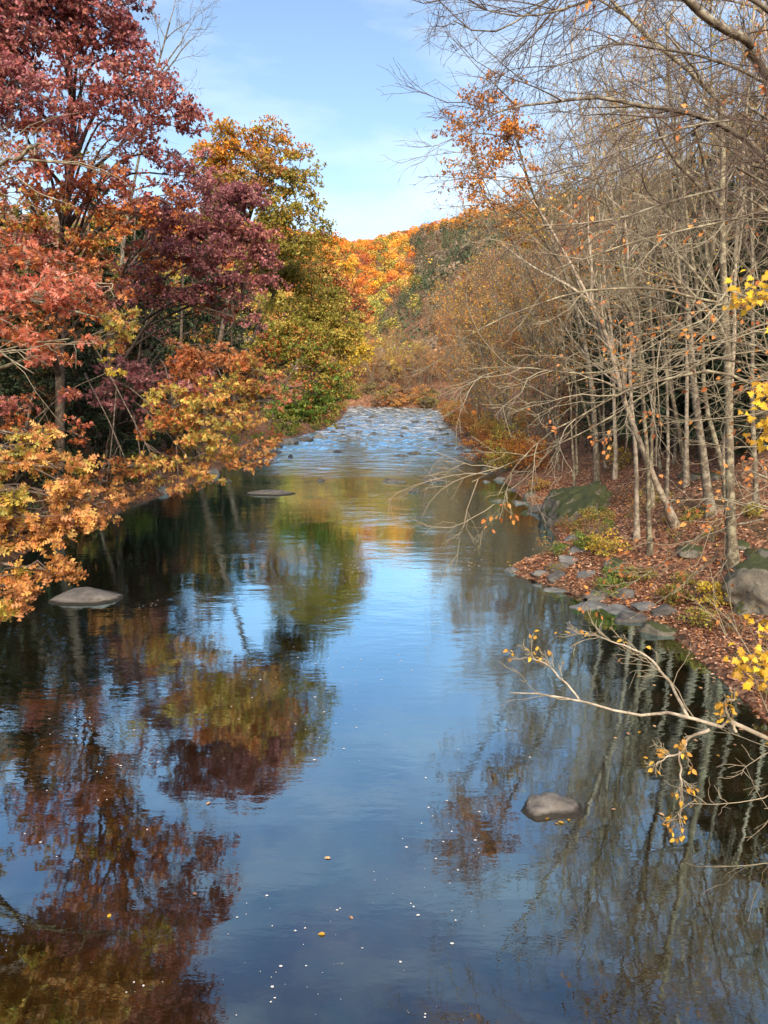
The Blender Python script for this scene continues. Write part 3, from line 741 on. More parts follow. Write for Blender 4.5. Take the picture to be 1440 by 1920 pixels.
# a second rank of taller trees on the slope behind, with duller crowns
r = np.random.default_rng(130)
for k, (x, y, H, pal, lab) in enumerate([
    (-20.5, 27, 15, ['rust', 'brown'], 'dull russet tree filling in behind the salmon oak'), (-21.5, 35, 16, ['brown', 'oliveorange'], 'brown and olive tree half hidden behind the rust maple'),
    (-22, 43, 16, ['oliveorange', 'brown'], 'dull olive tree behind the crimson oak trunk'), (-21, 53, 21, ['olive', 'brown'], 'olive brown tree behind the purple oak'),
    (-20, 59, 20, ['rust', 'purple'], 'muted russet tree between the purple oak and tall olive oak'), (-20.5, 75, 22, ['oliveorange', 'rust'], 'muted olive orange tree behind the green maple'),
    (-20, 19, 15, ['brown', 'gold'], 'brownish gold tree on the slope behind the golden oak'), (-26, 31, 18, ['hemlock', 'olive'], 'dark olive tree high on the slope behind the salmon oak'), (-25, 48, 18, ['olive', 'brown'], 'dull olive brown tree high on the slope behind the crimson oak')]):
    b = seat((x, y)); cl = []
    for j in range(11):
        t = (j + .5) / 11; a = j * 2.4; w = 2.6 * (1 - .5 * abs(t - .35))
        cl.append((b + np.array([math.cos(a) * w * .8 + 1.2 * t, math.sin(a) * w * .7, H * (.22 + .74 * t)]), np.array([1.9, 1.8, 1.2]) * (1.1 - .45 * t), pal))
    leafy_tree('slope_oak', lab, [b, b + [.3, 0, H * .35], b + [.9, -.2, H * .7], b + [1.2, -.2, H * .95]], .2, .05, cl, 131 + k, size=.26, dens=.55, twr=.01, tmpl=LEAF_SIMPLE, tfrom=(.15, .98))

# bare pale tree rising behind the crimson oak
b = seat((-18.5, 52))
bare_tree('bare_ash', 'leafless pale twigged tree rising behind the crimson oak', [b, b + [.3, 0, 8], b + [1.2, 0, 16], P(300, 110, 51), P(320, 40, 50)], .2, .05, 140, twig='twig_grey', n1=14, m2=6, m3=5, lean=(.5, -.1, .2), llen=.24, tstart=.45, twr=.009)

# ------------------------------------------------------------------ conifers
def hemlock(name, label, base, H, seed, group=None, rad=.27):
    r = np.random.default_rng(seed)
    root = thing(name, base, label, 'tree', group)
    tp = curve([[0, 0, 0], [.1, 0, H * .5], [0, 0, H]], 12, .03, r)
    v, q = tubes(tp[None], np.linspace(H * .016, .015, 12)[None], 8); obj('trunk', mesh_np('trunk', v, q, None, True), M['bark_dark'], root)
    nb = 74; t = np.sort(r.uniform(.10, .99, nb)); z = t * H; az = r.uniform(0, 2 * np.pi, nb)
    ln = H * rad * (1 - t) ** .75 * r.uniform(.65, 1.15, nb) + .15
    s = np.linspace(0, 1, 6)[None, :, None]
    out = np.stack([np.cos(az), np.sin(az), np.zeros(nb)], -1)
    pts = np.stack([np.zeros(nb), np.zeros(nb), z], -1)[:, None] + out[:, None] * s * ln[:, None, None] + np.array([0, 0, 1.]) * (.12 * s - .38 * s ** 2) * ln[:, None, None]
    tw = Acc(); tw.tubes(pts, taper(nb, 6, .03, .008), 4); obj('boughs', tw.mesh('boughs'), M['bark_dark'], root, kind='stuff')
    S2, l2 = spawn(pts, ln, 11, .85, .42, 4, r, up=-.06, tmin=.12, wob=.12)
    k = 9; u = r.uniform(.05, 1, (len(S2), k)) * 3; i = np.clip(u.astype(int), 0, 2); w = (u - i)[..., None]; ii = np.arange(len(S2))[:, None]
    a, b2 = S2[ii, i], S2[ii, i + 1]; pos = (a * (1 - w) + b2 * w).reshape(-1, 3); d = norm(b2 - a).reshape(-1, 3)
    d = d + r.normal(0, .55, d.shape) * np.array([1, 1, .4]); n = len(pos)
    v, f = leaves(pos, d, r.normal(0, .3, (n, 3)) + np.array([0, 0, 1]), r.uniform(.16, .34, n) * H / 14, LEAF_SIMPLE)
    lf = Acc(); lf.add(v, f, np.repeat(colours(['hemlock'], n, r), 4, 0)); obj('foliage', lf.mesh('foliage'), M['needle'], root, kind='stuff')
    return root


HL = 'dark green hemlock among the trees on the slope left of the river'.replace('left of the river', 'behind the oaks')
HR = 'dark green hemlock standing among bare trunks on the leaf strewn slope'
protos = [hemlock('hemlock', HL, (0, 0, -900), 14, 200 + k, 'hemlocks behind the oaks', .25 + .03 * k) for k in range(3)]
left_spots = [(-17.5, 34, 12), (-18, 44, 13), (-17.2, 27, 11), (-18.2, 22, 12.5), (-18, 16, 14), (-17.5, 56, 13.5), (-16.8, 10, 14), (-19.5, 30, 15), (-19.5, 18, 16), (-20, 47, 13), (-24, 52, 15), (-19, 58, 12), (-28, 44, 14), (-23, 40, 12), (-21, 66, 13), (-27, 62, 15), (-20, 76, 12), (-33, 55, 16), (-21.5, 26, 14), (-24, 34, 11), (-19, 38, 14), (-18.5, 50, 14), (-18, 62, 13), (-22, 24, 9), (-19, 86, 16), (-24, 96, 20), (-22, 88, 19), (-27, 84, 22), (-30, 98, 24), (-25, 108, 22), (-20, 99, 17), (-33, 90, 24), (-22, 118, 20), (-28, 120, 23), (-18, 110, 14), (-30, 75, 16), (-18.2, 72, 7)]
right_spots = [(21, 40, 13), (25, 46, 15), (18, 48, 12), (29, 40, 14), (22, 56, 13), (17, 38, 8), (33, 50, 15), (24, 34, 12), (28, 62, 15), (19, 62, 12), (36, 60, 16), (20, 30, 9), (16.5, 44, 7), (26, 28, 12), (31, 33, 14), (40, 46, 16), (22, 74, 12), (30, 84, 14), (40, 78, 16), (18.5, 55, 7), (15.5, 33, 5), (22.5, 24, 9), (45, 62, 17), (50, 80, 17), (34, 100, 15), (15.5, 29, 6), (18, 35, 11), (16, 41, 10), (20, 44, 14), (24, 40, 15), (15.5, 50, 10), (27, 52, 16), (18, 27, 9), (21, 27, 11), (30, 45, 16), (17, 68, 11), (24, 66, 14), (20, 50, 14)]
used = set()
for k, (x, y, h) in enumerate(left_spots + right_spots):
    p = k % 3; left = k < len(left_spots)
    h = h if left else h * 1.3
    loc = (x, y, float(ground_z(x, y)) - .2)
    if p not in used:
        o = protos[p]; used.add(p); o.location = loc; o.rotation_euler = (0, 0, k * 1.9); o.scale = (h / 14,) * 3
    else:
        o = copy_tree(protos[p], loc, k * 1.9, h / 14)
    o['label'] = ('tall ' if h > 13 else 'short ' if h < 10 else 'middling ') + (HL if left else HR); o['group'] = 'hemlocks behind the oaks' if left else 'hemlocks among the bare trunks'

# ------------------------------------------------------------------ right bank: trunks one can pick out
def trunk_from(pxs, dY=0.0, sink=.25):
    g = G(*pxs[0]); g = seat(g, sink); Y = g[1]
    n = len(pxs)
    return [g] + [P(a, b, Y + dY * (k + 1) / n) for k, (a, b) in enumerate(pxs[1:])]


BR = [
    ('slender_beech', 'thickest pale trunk blotched with lichen, curving into a long leaning leader', [(1375, 1065), (1370, 900), (1358, 600), (1352, 400), (1352, 240), (1337, 173), (1297, 137), (1243, 90), (1207, 60), (1147, 0)], -1.5, .17, .05, 'bark_pale', None),
    ('slender_beech', 'straight pale trunk rubbing against the thickest lichen blotched one', [(1372, 1010), (1352, 850), (1325, 720), (1310, 600), (1290, 380), (1275, 150)], -.8, .10, .03, 'bark_pale', None),
    ('slender_beech', 'stout grey brown trunk with plain ridged bark above mossy roots', [(1335, 965), (1310, 820), (1292, 600), (1282, 420), (1262, 200), (1250, 40)], -.5, .17, .05, 'bark_grey', None),
    ('slender_birch', 'pale birch trunk leaning far out towards the water from the leaf litter', [(1272, 985), (1215, 870), (1165, 740), (1125, 610), (1075, 500), (1020, 400), (975, 330)], -3.5, .14, .03, 'bark_birch', (['orange', 'gold'], 380, .12)),
    ('slender_birch', 'straight white mottled trunk beside the mossy boulder shrubs', [(1195, 1010), (1192, 900), (1187, 780), (1183, 600), (1170, 420), (1150, 250)], -1, .10, .03, 'bark_birch', None),
    ('slender_birch', 'pale spotted trunk crossing the leaning birch near the ground', [(1220, 1040), (1217, 900), (1205, 760), (1192, 640), (1165, 480), (1120, 320)], -1.5, .10, .03, 'bark_pale', None),
    ('slender_birch', 'thin trunk leaning over the mossy boulder', [(1125, 860), (1105, 790), (1070, 690), (1030, 600), (985, 500), (930, 400), (890, 330)], -3, .12, .03, 'bark_pale', (['orange', 'gold'], 500, .12)),
    ('slender_birch', 'thin dark trunk rising behind the mossy boulder', [(1140, 850), (1120, 760), (1100, 680), (1060, 560), (1010, 430)], -2, .10, .03, 'bark_grey', (['orange', 'gold'], 380, .12)),
    ('slender_beech', 'tall slim trunk with pale blotches between the leaning birch and the stout trunk', [(1290, 900), (1272, 800), (1250, 690), (1230, 560), (1195, 420), (1170, 260)], -1.5, .12, .03, 'bark_pale', None),
    ('slender_beech', 'slim straight trunk right behind the thickest one'.replace('right behind', 'just behind'), [(1420, 960), (1415, 800), (1410, 600), (1405, 380), (1400, 150)], -.5, .10, .03, 'bark_grey', None),
    ('slender_beech', 'narrow grey pole leaning in front of dark hemlocks', [(1240, 880), (1225, 780), (1205, 660), (1180, 540), (1150, 400), (1125, 280)], -1, .09, .02, 'bark_grey', None),
    ('slender_beech', 'dark narrow trunk standing in shade behind yellow shrubs', [(1265, 870), (1262, 760), (1250, 600), (1240, 450), (1232, 300)], -.5, .09, .02, 'bark_grey', None),
    ('slender_birch', 'spindly trunk at the waters edge beyond the mossy boulder', [(1050, 850), (1035, 790), (1010, 700), (970, 600), (915, 500)], -3, .10, .03, 'bark_grey', (['orange', 'brown', 'gold'], 600, .13)),
]
for k, (nm, lab, pxs, dY, r0, r1, bark, leaf) in enumerate(BR):
    tp = trunk_from(pxs, dY)
    bare_tree(nm, lab, tp, r0, r1, 300 + k, bark=bark, twig='twig_pale' if bark != 'bark_grey' else 'twig_grey', n1=13, m2=7, m3=4, m4=2, lean=(-.75, -.35, .2), llen=.27, tstart=.38, leaf=leaf, up=.06, twr=.0055)

# many more slim trunks climbing the slope behind
r = np.random.default_rng(77)
G2 = 'slim trees climbing the slope'
pr2 = []
for k in range(6):
    H = 16.5 + k * 1.1
    base = np.array([0., 0, 0])
    pr2.append(bare_tree('slim_tree', ['slim pale lichened tree, nearly leafless, climbing the leaf covered slope', 'slim grey barked tree with a scatter of orange leaves on the slope', 'slim white barked tree, nearly leafless, climbing the leaf covered slope', 'slim pale lichened tree with a scatter of orange leaves on the slope', 'slim grey barked tree, nearly leafless, climbing the leaf covered slope', 'slim white barked tree with a scatter of orange leaves on the slope'][k], [base, [-.3 - .1 * k, -.1, H * .35], [-1.0 - .25 * k, -.4, H * .7], [-2 - .35 * k, -.7, H]], .10, .02, 340 + k, G2, bark=['bark_pale', 'bark_grey', 'bark_birch'][k % 3],
                         twig=['twig_grey', 'twig_pale', 'twig_red'][k % 3], n1=16, m2=7, m3=5, m4=2, lean=(-.5, -.3, .4), llen=.25, tstart=.33, up=.18, twr=.0065, leaf=(['orange', 'gold', 'yellow'], 1000, .13) if k % 2 else (['goldgreen', 'gold'], 220, .12)))
spots = []
tries = 0
while len(spots) < 72 and tries < 5000:
    tries += 1
    y = r.uniform(25, 78); d = r.uniform(2.2, 24) if y > 30 else r.uniform(5, 12)
    x = RB(y) + d
    if x > .56 * y + 4: continue
    if any((x - a) ** 2 + (y - c) ** 2 < 2.2 for a, c in spots): continue
    spots.append((x, y))
for k, (x, y) in enumerate(spots):
    loc = (x, y, float(ground_z(x, y)) - .2); s = r.uniform(.8, 1.25)
    if k < 6: o = pr2[k]; o.location = loc; o.rotation_euler = (0, 0, r.uniform(-.7, .7)); o.scale = (s,) * 3
    else: copy_tree(pr2[k % 6], loc, r.uniform(-.9, .9), s)

# orange leaved beech showing against the sky
b = seat((12.5, 43))
leafy_tree('orange_beech', 'loose crowned beech with small orange leaves against the pale sky', [b, b + [-.6, -.3, 5], b + [-1.8, -.8, 10], P(985, 320, 41), P(960, 190, 41)], .17, .03, [
    (880, 230, 39, 55, 55, ['orange', 'brown']), (930, 200, 40, 50, 50, ['orange', 'brown']), (900, 310, 39, 55, 50, ['orange', 'gold']), (960, 280, 40, 60, 60, ['brown', 'orange']), (860, 350, 39, 35, 35, ['orange', 'brown']), (930, 380, 39, 70, 40, ['gold', 'orange']), (870, 420, 40, 45, 25, ['gold', 'oliveorange']), (990, 420, 40, 60, 40, ['gold', 'oliveorange'])],
    360, bark='bark_grey', twig='twig_red', size=.15, tmpl=LEAF_SIMPLE, dens=.55, twr=.007, per=4,
    bare=[([P(960, 260, 41), P(880, 250, 38), P(810, 275, 37), P(742, 272, 36)], .035, .006), ([P(970, 200, 41), P(900, 130, 38), P(840, 60, 37), P(830, 20, 36)], .035, .006), ([P(960, 300, 41), P(850, 285, 37), P(745, 302, 36)], .03, .005), ([P(980, 150, 41), P(900, 80, 38), P(850, 0, 37)], .03, .005)])

# bare thicket of leaning trees along the right bank towards the bend
G3 = 'bare trees leaning over the rapids'
pr3 = []
for k in range(5):
    H = 11 + k
    pr3.append(bare_tree('leaning_birch', ['reddish twigged bushy tree with rusty leaves leaning over the rapids', 'grey twigged bushy tree with golden leaves leaning over the rapids', 'reddish twigged almost bare tree leaning over the rapids', 'grey twigged bushy tree with rusty leaves leaning over the rapids', 'reddish twigged bushy tree with golden leaves leaning over the rapids'][k], [np.array([0., 0, 0]), [-.8, -.3, H * .3], [-2.4, -.9, H * .62], [-4.5, -1.5, H]], .12, .02, 380 + k, G3, bark='bark_grey', twig=['twig_red', 'twig_grey'][k % 2],
                         n1=18, m2=8, m3=6, m4=2, lean=(-.6, -.3, .5), llen=.42, tstart=.08, up=.12, twr=.011, leaf=([['brown', 'orange'], ['gold', 'yellow', 'orange'], ['oliveorange', 'gold']][k % 3], 2300 if k != 2 else 900, .17)))
sp3 = [(13, 60), (12.5, 70), (12, 80), (12.5, 90), (13, 100), (14, 111), (14, 122), (14.5, 134), (13.5, 146), (8, 156), (0, 163), (-8, 168), (16, 75), (17, 92), (18, 108), (19, 126), (18, 145), (10, 165), (22, 84), (24, 104), (25, 128), (3, 174), (-14, 176), (20, 160), (11.2, 66), (11.4, 85), (28, 118), (30, 140), (32, 96), (12.4, 52), (15, 55)]
sp3 += [(a + r.uniform(-1, 1), RBINV + r.uniform(0, 9)) for a in np.arange(-16, 13, 1.9) for RBINV in (154 - .28 * min(a, 0), 161)]
for k, (x, y) in enumerate(sp3):
    loc = (x, y, float(ground_z(x, y)) - .2); s = r.uniform(.75, 1.2) if y < 150 or x > 13 else r.uniform(.5, .75)
    if k < 5: o = pr3[k]; o.location = loc; o.rotation_euler = (0, 0, r.uniform(-.5, .5)); o.scale = (s,) * 3
    else: copy_tree(pr3[k % 5], loc, r.uniform(-.7, .7), s)

# ------------------------------------------------------------------ near trees whose boughs hang in from beside the viewer
def bough_tree(name, label, base, top, r0, limbs, seed, bark, twig, leafmesh, leafmat, nleaf, lsize, m2=9, m3=5, m4=2, twr=.004, droop=-.1, leaf_on=None, lf2=.26, cluster=7):
    r = np.random.default_rng(seed)
    base = np.asarray(base, float)
    root = thing(name, base, label, 'tree')
    tp = curve([base, base * .5 + top * .5 + [.2, 0, 0], top], 12, .03, r); tr = np.linspace(r0, r0 * .5, 12); tr[0] *= 1.3
    ls = []; tw = Acc(); tips = []
    for li, (pts, Y0, Y1, ra, rb) in enumerate(limbs):
        n = len(pts)
        w = [P(a, c, Y0 + (Y1 - Y0) * k / (n - 1)) for k, (a, c) in enumerate(pts)]
        s = tp[int(np.argmin(np.abs(tp[:, 2] - (w[0][2] - .7 * np.linalg.norm((w[0] - base)[:2])))))] if pts[0][0] >= 1430 else None
        p = curve(([s] if s is not None else []) + w, 26, .012, r)
        ls.append((p, np.linspace(ra, rb, 26)))
        inside = p[5:]
        ln = np.linalg.norm(np.diff(inside, axis=0), axis=1).sum()
        L2, l2 = spawn(inside[None], np.array([ln]), m2, .65, lf2, 7, r, up=droop * .5, tmin=.05, wob=.16)
        tw.tubes(L2, taper(len(L2), 7, np.clip(l2 * .006, twr, .016), twr * .7), 4)
        L3, l3 = spawn(L2, l2, m3, .65, .45, 5, r, up=droop * .3, wob=.2); tw.tubes(L3, taper(len(L3), 5, twr, twr * .6), 3)
        if m4:
            L4, l4 = spawn(L3, l3, m4, .6, .5, 3, r, wob=.2); tw.tubes(L4, taper(len(L4), 3, twr * .7, twr * .5), 3)
            pool = [L3, L4]
        else: pool = [L3]
        if leaf_on is None or li in leaf_on:
            for X in pool: tips.append(np.stack([X[:, -2], X[:, -1]], 1))
    add_parts(root, base, (tp, tr), ls, tw, None, M[bark], M[twig])
    if nleaf:
        tips = np.concatenate(tips); me = mesh_np('leaf', *leafmesh); me.materials.append(leafmat)
        # leaves linger in little groups
        seeds = tips[r.integers(0, len(tips), max(3, nleaf // cluster)), 1]
        dist = np.min(np.linalg.norm(tips[:, None, 1] - seeds[None], axis=2), axis=1)
        for i in np.argsort(dist + r.uniform(0, .25, len(tips)))[:nleaf]:
            d = norm(tips[i, 1] - tips[i, 0]) + r.normal(0, .45, 3) + np.array([0, 0, -.45])
            place_leaf(me, root, tips[i, 1] - base + r.normal(0, .01, 3), d, r.normal(0, .6, 3) + np.array([0, -.4, .8]), lsize * r.uniform(.7, 1.2))
    return root


bough_tree('overhanging_beech', 'beech hanging dark thick limbs across the upper sky over the slim trunks', seat((11.6, 14.5)), np.array([10.2, 14.5, 15.5]), .26, [
    ([(1440, 140), (1407, 80), (1353, 50), (1297, 7), (1240, -60)], 14.5, 13.5, .12, .06),
    ([(1440, 300), (1393, 260), (1337, 227), (1277, 207), (1193, 197), (1127, 183), (1027, 193), (960, 203), (900, 225)], 15, 13, .10, .012),
    ([(1440, 222), (1377, 225), (1293, 237), (1237, 260), (1177, 277), (1080, 317), (990, 352)], 13.5, 12.5, .04, .008),
    ([(1440, 345), (1360, 353), (1293, 370), (1237, 385), (1177, 405), (1080, 420), (990, 425)], 13, 12.5, .05, .008),
    ([(1440, 160), (1330, 110), (1250, 95), (1150, 80), (1090, 110), (1020, 130)], 15.5, 14.5, .06, .008),
    ([(1440, 20), (1300, -20), (1150, -10), (1000, 30), (880, 10)], 14.5, 13, .07, .008),
    ([(1440, -60), (1250, -70), (1080, -30), (930, 60), (850, 40)], 15, 13, .07, .008)],
    400, 'bark_grey', 'twig_dark', LEAF_BEECH, M['beech_leaf'], 120, .10, m2=30, m3=9, twr=.0045, lf2=.3)
bough_tree('drooping_beech', 'beech with long pale arching limbs and drooping twigs dotted with orange leaves', seat((11.2, 12.2)), np.array([10.4, 12.2, 12.0]), .22, [
    ([(1440, 393), (1390, 407), (1293, 430), (1193, 453), (1133, 473), (1040, 505)], 12.5, 12, .045, .007),
    ([(1440, 573), (1343, 567), (1277, 550), (1227, 540), (1103, 545), (1020, 567), (930, 600), (860, 640)], 12.5, 12, .05, .007),
    ([(1440, 600), (1320, 600), (1240, 640), (1150, 690), (1060, 720)], 12, 12, .035, .006),
    ([(1440, 735), (1417, 723), (1360, 700), (1320, 697), (1227, 717), (1160, 740), (1093, 777), (1027, 813), (960, 880), (920, 960)], 12.5, 12.5, .05, .006),
    ([(1440, 660), (1300, 690), (1130, 790), (1030, 840), (950, 870), (885, 905)], 13, 13, .04, .006),
    ([(1440, 700), (1250, 690), (1080, 700), (960, 690), (860, 720)], 13.5, 13, .04, .006)],
    401, 'bark_pale', 'twig_pale', LEAF_BEECH, M['beech_leaf'], 280, .10, m2=17, m3=6, twr=.0048, droop=-.18)
bough_tree('low_beech', 'low beech bough of russet leaves slanting down over the shore slabs', seat((9.8, 10.6)), np.array([9.6, 10.6, 8.6]), .14, [
    ([(1440, 893), (1360, 967), (1277, 1030), (1187, 1093), (1120, 1130)], 10.8, 11.5, .03, .006),
    ([(1440, 950), (1345, 1040), (1260, 1110), (1180, 1160)], 10.5, 11, .025, .005)],
    402, 'bark_pale', 'twig_pale', LEAF_BEECH, M['beech_leaf'], 150, .095, m2=10, m3=4, m4=1, twr=.0048)
bough_tree('fallen_birch', 'birch with a white crooked branch stretched low over the dark water', seat((8.9, 8.6)), np.array([8.8, 8.6, 5.2]), .13, [
    ([(1440, 1385), (1350, 1362), (1290, 1345), (1235, 1335), (1190, 1340), (1130, 1322), (1060, 1310), (1000, 1300), (955, 1300)], 8.4, 8.8, .062, .007),
    ([(1290, 1345), (1255, 1280), (1210, 1230), (1150, 1205), (1090, 1180)], 8.5, 9.2, .022, .004),
    ([(1330, 1368), (1290, 1385), (1275, 1410), (1240, 1425), (1228, 1435)], 8.4, 8.2, .022, .007),
    ([(1275, 1405), (1277, 1470), (1275, 1555)], 8.3, 8.2, .014, .005),
    ([(1090, 1315), (1050, 1270), (1010, 1240), (960, 1235)], 8.7, 9.0, .014, .004),
    ([(1380, 1372), (1360, 1320), (1378, 1310)], 8.4, 8.3, .02, .012)],
    403, 'bark_birch', 'twig_pale', LEAF_BEECH, M['gold_leaf'], 150, .075, m2=13, m3=5, m4=1, twr=.0046, droop=.1, lf2=.34, cluster=2)

# yellow maple sprigs at the edge of the view
def maple():
    r = np.random.default_rng(404)
    base = seat((7.6, 7.4)); root = thing('yellow_maple', base, 'young maple holding out sprigs of bright yellow pointed leaves', 'tree')
    top = np.array([7.3, 7.4, 9.2]); tp = curve([base, base * .5 + top * .5, top], 10, .03, r)
    ls = []; tw = Acc(); pos = []
    for (px, py, rx, ry, n, Y) in [(1425, 545, 60, 32, 64, 8.2), (1440, 770, 44, 66, 70, 8.0), (1425, 1245, 60, 48, 84, 7.6), (1430, 1168, 30, 14, 12, 7.8), (1530, 1000, 60, 90, 30, 7.8), (1510, 650, 50, 60, 30, 8)]:
        c = P(px, py, Y); i = int(np.argmin(np.abs(tp[:, 2] - c[2] - .3)))
        p = curve([tp[i], tp[i] * .5 + c * .5 + [0, 0, .12], c], 9, .01, r); ls.append((p, np.linspace(.016, .004, 9)))
        k = Y / FP
        q = c + np.clip(r.normal(0, .5, (n, 3)), -1, 1) * np.array([rx * k, .25, ry * k])
        s = p[r.integers(5, 9, n)]
        tw.tubes(np.stack([s, (s + q) / 2 + r.normal(0, .02, s.shape), q], 1), taper(n, 3, .003, .0015), 3)
        pos.append((q, norm(q - s)))
    add_parts(root, base, (tp, np.linspace(.05, .02, 10)), ls, tw, None, M['bark_grey'], M['twig_grey'])
    me = mesh_np('leaf', *LEAF_MAPLE); me.materials.append(M['maple_leaf'])
    for q, d in pos:
        for a, b2 in zip(q, d):
            place_leaf(me, root, a - base, b2 * .5 + r.normal(0, .4, 3) + np.array([-.3, -.2, -.4]), np.array([-.1, -.75, .7]) + r.normal(0, .4, 3), r.uniform(.06, .105))
maple()

# ------------------------------------------------------------------ rocks
def rock_mesh(size, seed, cuts=9, sub=4, rough=.13):
    cuts += 5
    r = np.random.default_rng(seed)
    bm = bmesh.new(); bmesh.ops.create_icosphere(bm, subdivisions=sub, radius=1)
    v = np.array([x.co[:] for x in bm.verts]); f = np.array([[x.index for x in p.verts] for p in bm.faces]); bm.free()
    for k in range(cuts):                                    # flat broken faces
        n = norm(r.normal(0, 1, 3)); n[2] = abs(n[2]) * .9 + .05; n = norm(n); h = r.uniform(.5, .9)
        d = v @ n - h; v = v - np.maximum(d, 0)[:, None] * n * .93
    s = r.uniform(0, 90)
    nn = fbm(v[:, 0] * 2.1 + s, v[:, 1] * 2.1 + v[:, 2] * 1.7, 4) + .6 * fbm(v[:, 2] * 3 + s, v[:, 0] * 3 - v[:, 1], 4)
    v = v * (1 + rough * nn[:, None] * 2)
    v = v * (1 + .05 * fbm(v[:, 0] * 7 + s, v[:, 1] * 7 + v[:, 2] * 6, 3)[:, None] * 2)
    return mesh_np('rock', v * np.asarray(size), f, None, True)


def rock(name, label, loc, size, rz=0, seed=0, mat='rock', group=None, cuts=9, tilt=(0, 0), cat='rock', rough=.20, sub=4):
    o = obj(name, rock_mesh(size, seed, cuts, sub, rough), M[mat], None, label, cat, group, 'thing')
    o.location = loc; o.rotation_euler = (tilt[0], tilt[1], rz)
    return o


def on_water(px, py):
    d = ray(px, py); Y = np.linspace(5, 200, 6000); z = CAM_H + d[2] / d[1] * Y
    i = int(np.argmax(z < ZW(Y))); return np.array([d[0] / d[1] * Y[i], Y[i], ZW(Y[i])])


def water_rock(lab, px, py, wpx, hm, dm, seed, mat='rock', group=None, cuts=8, rz=0.0, name='river_rock', tilt=(0, 0)):
    p = on_water(px, py); w = wpx / FP * (p[1] * ct + (CAM_H - p[2]) * st) / 2
    return rock(name, lab, p + np.array([0, dm * .3, -hm * .25]), (w, dm, hm), rz, seed, mat, group, cuts, tilt)


water_rock('broad pale flat rock lying in dark water below the golden oak', 153, 1126, 156, .40, .95, 501, cuts=-3)
water_rock('long low rock with a pale streak lying off the leaning oak', 503, 927, 98, .34, 1.0, 502, cuts=-3)
water_rock('rounded grey rock ringed with fallen leaves under the white birch branch', 1042, 1526, 124, .24, .42, 503, cuts=-4)
GS = 'low rocks breaking the rapids'
LS = 'low dark rock breaking the surface of the rapids'
for k, (px, py, w, h) in enumerate([(742, 903, 40, .22), (700, 812, 18, .25), (775, 922, 22, .12), (752, 856, 30, .2), (775, 850, 24, .18), (635, 849, 22, .2), (702, 817, 26, .22), (748, 818, 16, .25), (660, 800, 22, .3), (655, 782, 18, .3), (700, 783, 24, .25), (718, 795, 14, .3), (730, 778, 12, .3), (672, 812, 14, .25), (640, 796, 18, .3), (675, 768, 14, .3), (810, 826, 24, .25), (760, 804, 16, .3), (845, 838, 30, .3), (545, 857, 10, .15), (600, 902, 20, .08), (690, 790, 16, .2), (822, 808, 24, .35), (805, 793, 24, .35)]):
    water_rock(LS, px, py, w * 1.25, h + .2, w / FP * 60 * .5, 510 + k, 'rock_dark', GS, 5)
water_rock('long dark slab of rock at the foot of the rapids beside drooping twigs', 822, 902, 62, .42, 1.0, 540, 'rock_dark')
water_rock('rounded brown boulder standing in the bright upper rapids', 778, 792, 32, .75, 1.4, 541, 'rock_dark')
water_rock('pale brown boulder at the head of the rapids by the bend', 675, 764, 26, .8, 1.6, 542, 'rock')
# rocks along the shores
GL = 'stones lining the oak side shore'
LL = 'grey stone lining the shore under the oaks'
r = np.random.default_rng(31)
for k, (px, py, w) in enumerate([(40, 1027, 44), (360, 895, 40), (395, 890, 50), (425, 903, 28), (330, 905, 26), (515, 838, 34), (540, 832, 40), (570, 826, 34), (600, 820, 30), (625, 812, 26), (520, 850, 26), (640, 803, 22), (300, 925, 50), (240, 940, 60)]):
    p = on_water(px, py); s = w / FP * p[1] / 2
    rock('shore_stone', LL, p + [0, .2, 0], (s, s * .9, s * r.uniform(.35, .6)), r.uniform(0, 3), 560 + k, 'rock_dark' if k % 2 else 'slate', GL, 8)
GRR = 'stones lining the beech side shore'
LR = 'dark stone lining the shore beneath the leaning bare trees'
for k, (px, py, w) in enumerate([(865, 845, 30), (885, 858, 36), (900, 870, 30), (920, 880, 44), (940, 900, 40), (930, 940, 50), (960, 920, 44), (975, 945, 46), (995, 930, 40), (1010, 955, 44), (850, 830, 28), (835, 815, 26), (880, 840, 26), (910, 905, 26), (985, 965, 40), (1005, 905, 40), (860, 815, 24), (950, 880, 34), (1020, 975, 34)]):
    p = G(px, py); s = w / FP * p[1] / 2
    rock('shore_stone', LR, p + [0, .1, -.05], (s, s * .9, s * r.uniform(.35, .65)), r.uniform(0, 3), 580 + k, ['rock_dark', 'slate', 'rock_moss'][k % 3], GRR, 9)
# the big ones by name
p = G(1060, 985); rock('mossy_boulder', 'huge boulder coated in dark green moss with a pale foot at the waterline', p + [.95, 1.6, .6], (1.45, 1.9, 2.0), .3, 601, 'rock_mossier', None, 7, (-.12, .45), 'boulder', .3, 5)
p = G(1420, 1150); rock('lichen_boulder', 'great dark grey boulder streaked with lichen beside the yellow fern', p + [.9, .7, .6], (1.6, 1.4, 1.6), .5, 602, 'rock_moss', None, 9, (.1, -.3), 'boulder', .3, 5)
p = G(1240, 1195); rock('mossy_slab', 'thick shore slab with moss on top and a dark undercut edge', p + [0, .25, .10], (.62, .5, .34), -.2, 603, 'rock_moss', None, 7, (.1, .15), 'rock')
p = G(1310, 1040); rock('dark_ledge', 'dark flat ledge in the leaves at the foot of the thickest trunk', p + [0, .3, .05], (.9, .5, .3), .1, 604, 'rock_moss', None, 7, (0, .1), 'rock')
GSL = 'flat slabs stepping along the shore'
LSL = 'flat grey slab stepping along the leaf covered shore'
